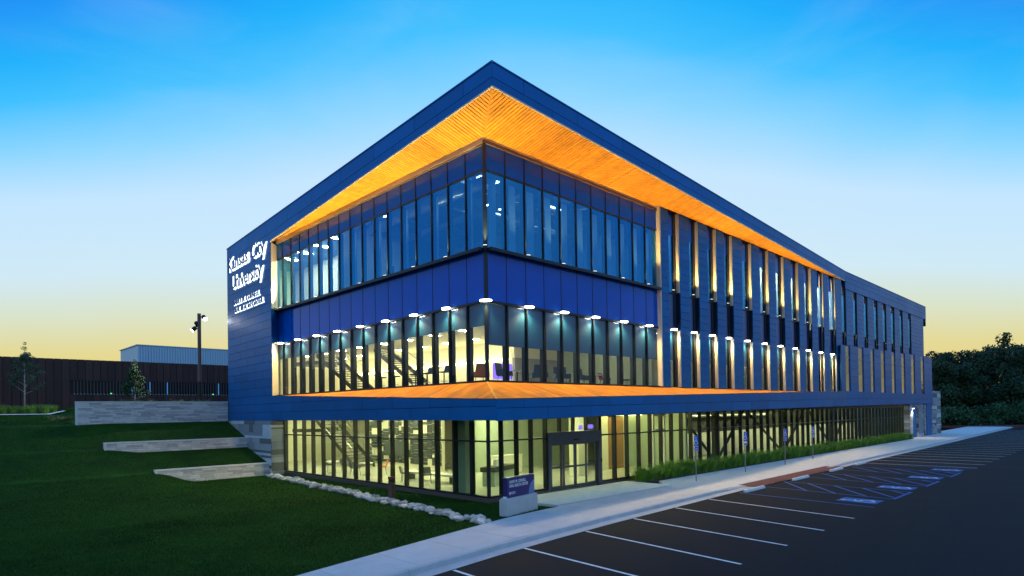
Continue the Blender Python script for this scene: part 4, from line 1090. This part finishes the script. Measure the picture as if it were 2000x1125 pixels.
# ================================================================== PARKING FURNITURE
names = ['wheel stop nearest the camera, first in the accessible bays', 'second wheel stop from the camera at the red tactile strip', 'third wheel stop from the camera at the end of the tactile strip', 'farthest wheel stop beside the kerb return']
for (xa, xb, y), nm in zip([(10.4, 12.6, -6.42), (16.5, 18.8, -6.28), (22.6, 24.9, -6.15), (27.9, 30.2, -6.0)], names):
    prof = [(-.10, 0), (.10, 0), (.075, .10), (.045, .125), (-.045, .125), (-.075, .10)]
    e = empty('wheel_stop', (xa, y, -.297), .02, 'white concrete '+nm, 'wheel stop', 'wheel stops in the accessible bays')
    Ln = xb-xa; v = []
    for x, k in ((0, .72), (.09, 1), (Ln-.09, 1), (Ln, .72)): v += [(x, p[0]*k, p[1]*(k if p[1] else 1)) for p in prof]
    fcs = [tuple(range(6)), tuple(range(18, 24))[::-1]]
    for s_ in range(3): fcs += [(s_*6+i, s_*6+6+i, s_*6+6+(i+1) % 6, s_*6+(i+1) % 6) for i in range(6)]
    mesh_obj('stop', 'coping', e, v, fcs)
    for xx in (.45, Ln-.45):
        mb = MB(); mb.tube([(xx, 0, .12), (xx, 0, .135)], .03, 8); mb.obj('pin', 'dark_steel', e)
for k, (x, y, nm) in enumerate([(11.97, -3.05, 'accessible parking sign nearest the entrance'), (17.96, -2.95, 'accessible parking sign with white-bordered lower plate, second from the entrance'),
                               (24.1, -2.85, 'accessible parking sign third from the entrance'), (29.5, -2.7, 'accessible parking sign farthest from the entrance')]):
    e = empty('parking_sign', (x, y, ZP), -.20, 'blue '+nm, 'sign', 'accessible parking signs along the pavement')
    mb = MB(); mb.tube([(0, 0, 0), (0, 0, 2.42)], .028, 8); mb.obj('post', 'steel', e)
    s1 = box('sign_plate', 'sign_white', e, -.165, .165, -.045, -.032, 1.86, 2.40)
    box('sign_face', 'sign_blue', s1, -.16, .16, -.052, -.046, 1.865, 2.395); isa(s1, 'sign_white', 0, 2.12, -.055, .42, 'v')
    s2 = box('sign_plate', 'sign_white', e, -.165, .165, -.045, -.032, 1.60, 1.83)
    box('sign_face', 'sign_blue', s2, -.145, .145, -.052, -.046, 1.62, 1.72 if k == 1 else 1.81)
    if k != 1: flat_text('VAN', -.10, 1.68, .10, s2, .2, -.056)

# ================================================================== LIGHT MAST
e = empty('light_mast', (-.76, 34.0, 4.5), 0, 'tall rusty light mast with three spotlights behind the retaining wall', 'lamp')
mb = MB(); mb.tube([(0, 0, 0), (0, 0, 2.0)], .16, 12); mb.obj('mast_base', 'black', e)
mb = MB(); mb.tube([(0, 0, 2.0), (0, 0, 7.55)], .14, 12); mb.obj('pole', 'lamp_post', e)
for (z, sx_, tilt, lit) in ((7.25, 1, .75, True), (6.75, -.55, 0, False), (6.35, -1, .75, True)):
    s_ = 1 if sx_ > 0 else -1; ln = abs(sx_)*.38
    rgt = Vector((R.x, R.y, 0)).normalized()*s_
    base = Vector((0, 0, z)); tip = base+rgt*ln
    mb = MB(); mb.tube([base, tip], .03, 6); a = mb.obj('arm', 'black', e)
    ax_ = (rgt*.55+Vector((0, 0, -.60))+Vector((-.25, -.35, 0))).normalized() if lit else Vector((.5, .6, -.4)).normalized()
    mb = MB(); mb.tube([tip-ax_*.16, tip-ax_*.10, tip+ax_*.22, tip+ax_*.27], [.10, .17, .17, .19], 14); h = mb.obj('spotlight', 'black', e)
    mb = MB(); mb.tube([tip+ax_*.265, tip+ax_*.285], .165, 14); mb.obj('lens', 'flood' if lit else 'black', h)
    if lit: spot(h, tip+ax_*.32, ax_, 3000 if sx_ < 0 else 300, (1, .93, .80), 120, .7, .1, 'spotlight_lamp')

# ================================================================== BACKGROUND LEFT
fe = empty('dark_fence', (-60, 52, 4.3), 0, 'long dark brown board-clad wall behind the lawn', 'wall')
FW = 96.0; zt_ = 5.0
box('backing', 'black', fe, 0, FW, .12, .4, -.3, zt_)
x = 0
W0, W1 = 53.6, 70
while x < FW:
    w = .62
    segs = [(-.2, 1.72), (3.02, zt_+.05)] if W0-.01 < x+.3 < W1 else [(-.2, zt_+.05)]
    for a, b in segs: box('board', 'dark_fence', fe, x+.02, x+w-.02, random.uniform(0, .03), .11, a, b)
    x += w
sl_ = MB()
x = W0
k = 0
while x < W1:
    box('slat', 'cyan_tube' if k in (18, 24, 30, 49, 54) else 'bronze', fe, x, x+.07, -.02, .05, 1.74, 3.0)
    x += .27; k += 1
mb = MB(); x = W0
while x < W1: mb.box(x, x+.12, -.04, .0, 1.70, 1.74); x += .27
mb.obj('sill_marks', 'coping', fe)
for x in (W0+3.0, W0+12.6): box('status_light', 'green_dot', fe, x, x+.14, -.06, -.03, 1.74, 1.84)
sh = empty('metal_shed', (7.8, 90, 4), 0, 'pale blue corrugated metal hall behind the dark wall', 'building')
mb = MB(); mb.box(.1, 66, .1, 11, 0, 11.0); mb.obj('wall', 'metal_shed', sh)
for i in range(66): box('rib', 'metal_shed', sh, .1+i*.385, .1+i*.385+.2, -.02, .11, 0, 10.95)
mb = MB(); mb.box(-.05, 66.2, -.06, 11.2, 11.0, 11.12); mb.obj('roof_edge', 'metal_shed', sh)

# ================================================================== PLANTS
def blade_mesh(name, n_, h, spread, mname, w=.022, seed=0, lean=.5):
    r2 = np.random.default_rng(seed); v = []; f = []
    for i in range(n_):
        a = r2.uniform(0, 6.283); r_ = abs(r2.normal(0, spread*.35)); hh_ = h*r2.uniform(.6, 1.1)
        x, y = r_*math.cos(a), r_*math.sin(a); b = a+r2.normal(0, .6); ln = lean*r2.uniform(.2, 1.1)*hh_
        c = b+1.57; dx, dy = math.cos(c)*w/2, math.sin(c)*w/2; o = len(v)
        for t, k in ((0, 1), (.45, .9), (.8, .6), (1, .05)):
            px, py, pz = x+math.cos(b)*ln*t*t, y+math.sin(b)*ln*t*t, hh_*(t-.22*t*t*lean)
            v += [(px-dx*k, py-dy*k, pz), (px+dx*k, py+dy*k, pz)]
        for s_ in range(3): f.append((o+2*s_, o+2*s_+1, o+2*s_+3, o+2*s_+2))
    me = bpy.data.meshes.new(name); me.from_pydata(v, [], f); me.materials.append(MATS[mname]); return me
GM = [blade_mesh('grass_clump', 210, .95, .5, 'grass_plant', .020, k, .65) for k in range(5)]
x = 9.95; i = 0
while x < 65.6:
    for row in range(2):
        o = bpy.data.objects.new('grass_clump', GM[i % 5]); i += 1
        o.location = (x+random.uniform(-.12, .12)+row*.3, (-.62 if row else -1.08)+random.uniform(-.08, .08)+.004*(x-10), -.12)
        s = random.uniform(.75, 1.08)*(1.0 if row else .85)*(1 if x < 40 else .92); o.scale = (s, s, s); o.rotation_euler = (0, 0, random.uniform(0, 6.28)); link(o)
        tag(o, 'bright green ornamental grass clump in the bed along the glass front', 'grass clump', 'ornamental grass clumps along the glass front')
    x += random.uniform(.62, .85)
for i in range(34):
    o = bpy.data.objects.new('border_grass', GM[i % 5]); x = -30+i*.62+random.uniform(-.1, .1)
    o.location = (x, 40.7+random.uniform(-.25, .35), hgt(x, 41)); s = random.uniform(.75, 1.0); o.scale = (s, s, s); o.rotation_euler = (0, 0, random.uniform(0, 6)); link(o)
    tag(o, 'green grass clump in the row behind the upper path', 'grass clump', 'grass clumps behind the upper path')
GP = [blade_mesh('dry_grass', 180, .85, .5, 'grass_pale', .02, 50+k, .5) for k in range(3)]
for i in range(26):
    o = bpy.data.objects.new('dry_grass', GP[i % 3])
    if i < 7: x, y = random.uniform(-11.0, -9.6), random.uniform(31, 35)
    else: x, y = random.uniform(-8.0, -.4), random.uniform(31, 33)
    o.location = (x, y, hgt(x, y)-.25 if i < 7 else 4.35); s = random.uniform(.6, 1.0); o.scale = (s, s, s*.9); o.rotation_euler = (0, 0, random.uniform(0, 6)); link(o)
    tag(o, 'pale dry grass clump planted beside the tallest retaining wall' if i < 7 else 'pale dry grass clump showing just above the tallest retaining wall', 'grass clump', 'dry grasses left of the tall retaining wall' if i < 7 else 'dry grasses above the tall retaining wall')

def leaf_cloud(name, centers, n_, size, mname, seed, flat=.6):
    r2 = np.random.default_rng(seed); C_ = np.array([c[:3] for c in centers]); Rr = np.array([c[3] for c in centers])
    w_ = Rr**2; w_ = w_/w_.sum(); idx = r2.choice(len(C_), n_, p=w_)
    d = r2.normal(size=(n_, 3)); d /= np.linalg.norm(d, axis=1)[:, None]; rr = Rr[idx]*(.45+.6*r2.random(n_)**.6)
    P = C_[idx]+d*rr[:, None]*np.array([1, 1, .85])
    nrm_ = d+r2.normal(0, .6, (n_, 3)); nrm_ /= np.linalg.norm(nrm_, axis=1)[:, None]
    a = np.cross(nrm_, r2.normal(size=(n_, 3))); a /= np.linalg.norm(a, axis=1)[:, None]; b = np.cross(nrm_, a)
    s = size*r2.uniform(.5, 1.3, n_)[:, None]
    q = np.stack([P-a*s, P-b*s*flat, P+a*s, P+b*s*flat], 1).reshape(-1, 3)
    me = bpy.data.meshes.new(name); me.vertices.add(4*n_); me.vertices.foreach_set('co', q.astype(np.float32).ravel())
    me.loops.add(4*n_); me.loops.foreach_set('vertex_index', np.arange(4*n_, dtype=np.int32)); me.polygons.add(n_)
    me.polygons.foreach_set('loop_start', np.arange(0, 4*n_, 4, dtype=np.int32)); me.polygons.foreach_set('loop_total', np.full(n_, 4, dtype=np.int32))
    me.update(); me.validate(); me.materials.append(MATS[mname]); return me
def young_tree(loc, label, h, seed, crown_r, z0, dens, leaf='leaf_young', name='young_tree'):
    r2 = random.Random(seed); e = empty(name, loc, 0, label, 'tree', 'young trees in front of the dark wall')
    mb = MB(); mb.tube([(0, 0, 0), (.03, .02, h*.4), (.0, .05, h*.75), (.05, 0, h*.97)], [.06, .05, .03, .008], 7)
    cs = []
    for k in range(17):
        t = k/16; zb = lerp(z0, h*.8, t); a = k*2.4+r2.uniform(-.3, .3); l = crown_r*(1.05-.75*t)*r2.uniform(.7, 1.1)
        tip = (math.cos(a)*l, math.sin(a)*l, zb+l*r2.uniform(.5, 1.0))
        mb.tube([(0, 0, zb), (tip[0]*.5, tip[1]*.5, lerp(zb, tip[2], .42)), tip], [.022*(1.2-t), .015*(1.2-t), .005], 5)
        for q in (.55, .8, 1.0): cs.append((tip[0]*q, tip[1]*q, lerp(zb, tip[2], q), r2.uniform(.18, .34)))
    cs += [(0, 0, h*.93, .22), (0, 0, h*.82, .3), (.05, 0, h, .14)]
    mb.obj('trunk', 'bark_pale', e, True)
    link(bpy.data.objects.new('crown', leaf_cloud('crown', cs, dens, .055, leaf, seed)), e)
young_tree((-10.9, 44.6, 4.2), 'young tree with open branches and pale trunk at the far left', 5.7, 3, 1.35, 1.5, 5200)
young_tree((-4.95, 36.0, 4.4), 'small bushy young tree behind the tallest retaining wall', 3.75, 8, .85, .7, 5200, 'leaf_bush')

def crown_set(seed, w, h, n_=22):
    r2 = random.Random(seed); cs = []
    for k in range(n_):
        a = r2.uniform(0, 6.28); rr = w*math.sqrt(r2.random())*.8; z = h*(.30+.62*r2.random()); sc = 1-.55*max(0, (z/h-.55)/.45)
        cs.append((math.cos(a)*rr*sc, math.sin(a)*rr*sc, z, r2.uniform(.9, 1.9)*w/4.2))
    cs.append((0, 0, h*.95, w*.25)); return cs
WT_ = [(crown_set(100+k, 4.6, 13), 100+k) for k in range(4)]
CM = [leaf_cloud('crown', c, 9000, .24, 'leaf_wood', s_) for c, s_ in WT_]
TM = []
for c, s_ in WT_:
    mb = MB(); mb.tube([(0, 0, -.3), (.1, 0, 4), (-.1, .1, 8), (0, 0, 11.5)], [.32, .25, .16, .04], 8)
    for q in c[:10]: mb.tube([(0, 0, q[2]*.55), (q[0]*.6, q[1]*.6, q[2]*.85), q[:3]], [.11, .06, .02], 5)
    me = bpy.data.meshes.new('trunk'); me.from_pydata(mb.v, [], mb.f); me.materials.append(MATS['bark']); TM.append(me)
def bd(px, py, D):   # a point D metres deep, seen at photo pixel px,py (layout help only)
    d = F+R*((px-1000)/1201.683)-U*((py-792.113)/1201.683); return CAM+d*D
tl = [(1822, 122, .98, 'dark tree right at the far corner of the building'), (1852, 128, 1.0, 'dark round tree second right of the building'), (1885, 124, 1.0, 'dark tree below the low gap in the wood'), (1915, 132, 1.02, 'dark tree left of the tall tree at the right edge'),
      (1965, 134, 1.30, 'tallest dark tree standing above the wood at the right edge'), (1995, 118, 1.0, 'dark tree at the extreme right of the wood'), (1840, 150, 1.1, 'tree at the back of the wood near the building'), (1900, 152, 1.13, 'tree at the back in the middle of the wood'),
      (2030, 124, 1.1, 'dark tree cut off by the right edge of the picture')]
for i, (px, D, s, lb) in enumerate(tl):
    p = bd(px, 800, D)
    e = empty('broadleaf_tree', (p.x, p.y, -.4), i*1.3, lb, 'tree', 'trees in the wood beyond the car park'); e.scale = (s*1.05, s*1.05, s*1.14)
    link(bpy.data.objects.new('trunk', TM[i % 4]), e); link(bpy.data.objects.new('crown', CM[i % 4]), e)
# undergrowth at the foot of the wood: reads as one mass
cs = []
for i in range(150):
    px = 1800+i*(3.4 if i < 90 else 7.5); D = random.uniform(110, 118)-max(0, px-2080)*.06; p = bd(px, 800, D); h = random.uniform(.6, 3.6) if px < 1830 else (random.uniform(.8, 6.0) if px < 2070 else random.uniform(.8, 20)); cs.append((p.x, p.y, h*.5-.3, random.uniform(1.1, 2.2)+(1.6 if px > 2070 else 0)))
for i in range(70):
    p = bd(1805+i*3.6, 800, random.uniform(122, 132)); cs.append((p.x, p.y, random.uniform(1.5, 6.0), random.uniform(1.8, 2.8)))
ug = link(bpy.data.objects.new('undergrowth', leaf_cloud('undergrowth', cs, 85000, .24, 'leaf_bush', 9))); tag(ug, 'dense dark undergrowth along the foot of the wood', 'shrubs', kind='stuff')
# brown bank and kerb closing the far end of the car park
a, b = bd(1790, 800, 112), bd(2150, 800, 100)
d_ = (b-a); d_.z = 0; nn = Vector((-d_.y, d_.x, 0)).normalized()
if nn.dot(F) < 0: nn = -nn
mb = MB(); q = [a, b, b+nn*30, a+nn*30]; mb.add([(p.x, p.y, -.02) for p in q]+[(p.x, p.y, -.8) for p in q], BF); o = mb.obj('verge', 'soil'); tag(o, kind='structure')
mb = MB(); q = [a-nn*.3, b-nn*.3, b, a]; mb.add([(p.x, p.y, -.4) for p in q]+[(p.x, p.y, .03) for p in q], BF); o = mb.obj('far_kerb', 'warn'); tag(o, kind='structure')
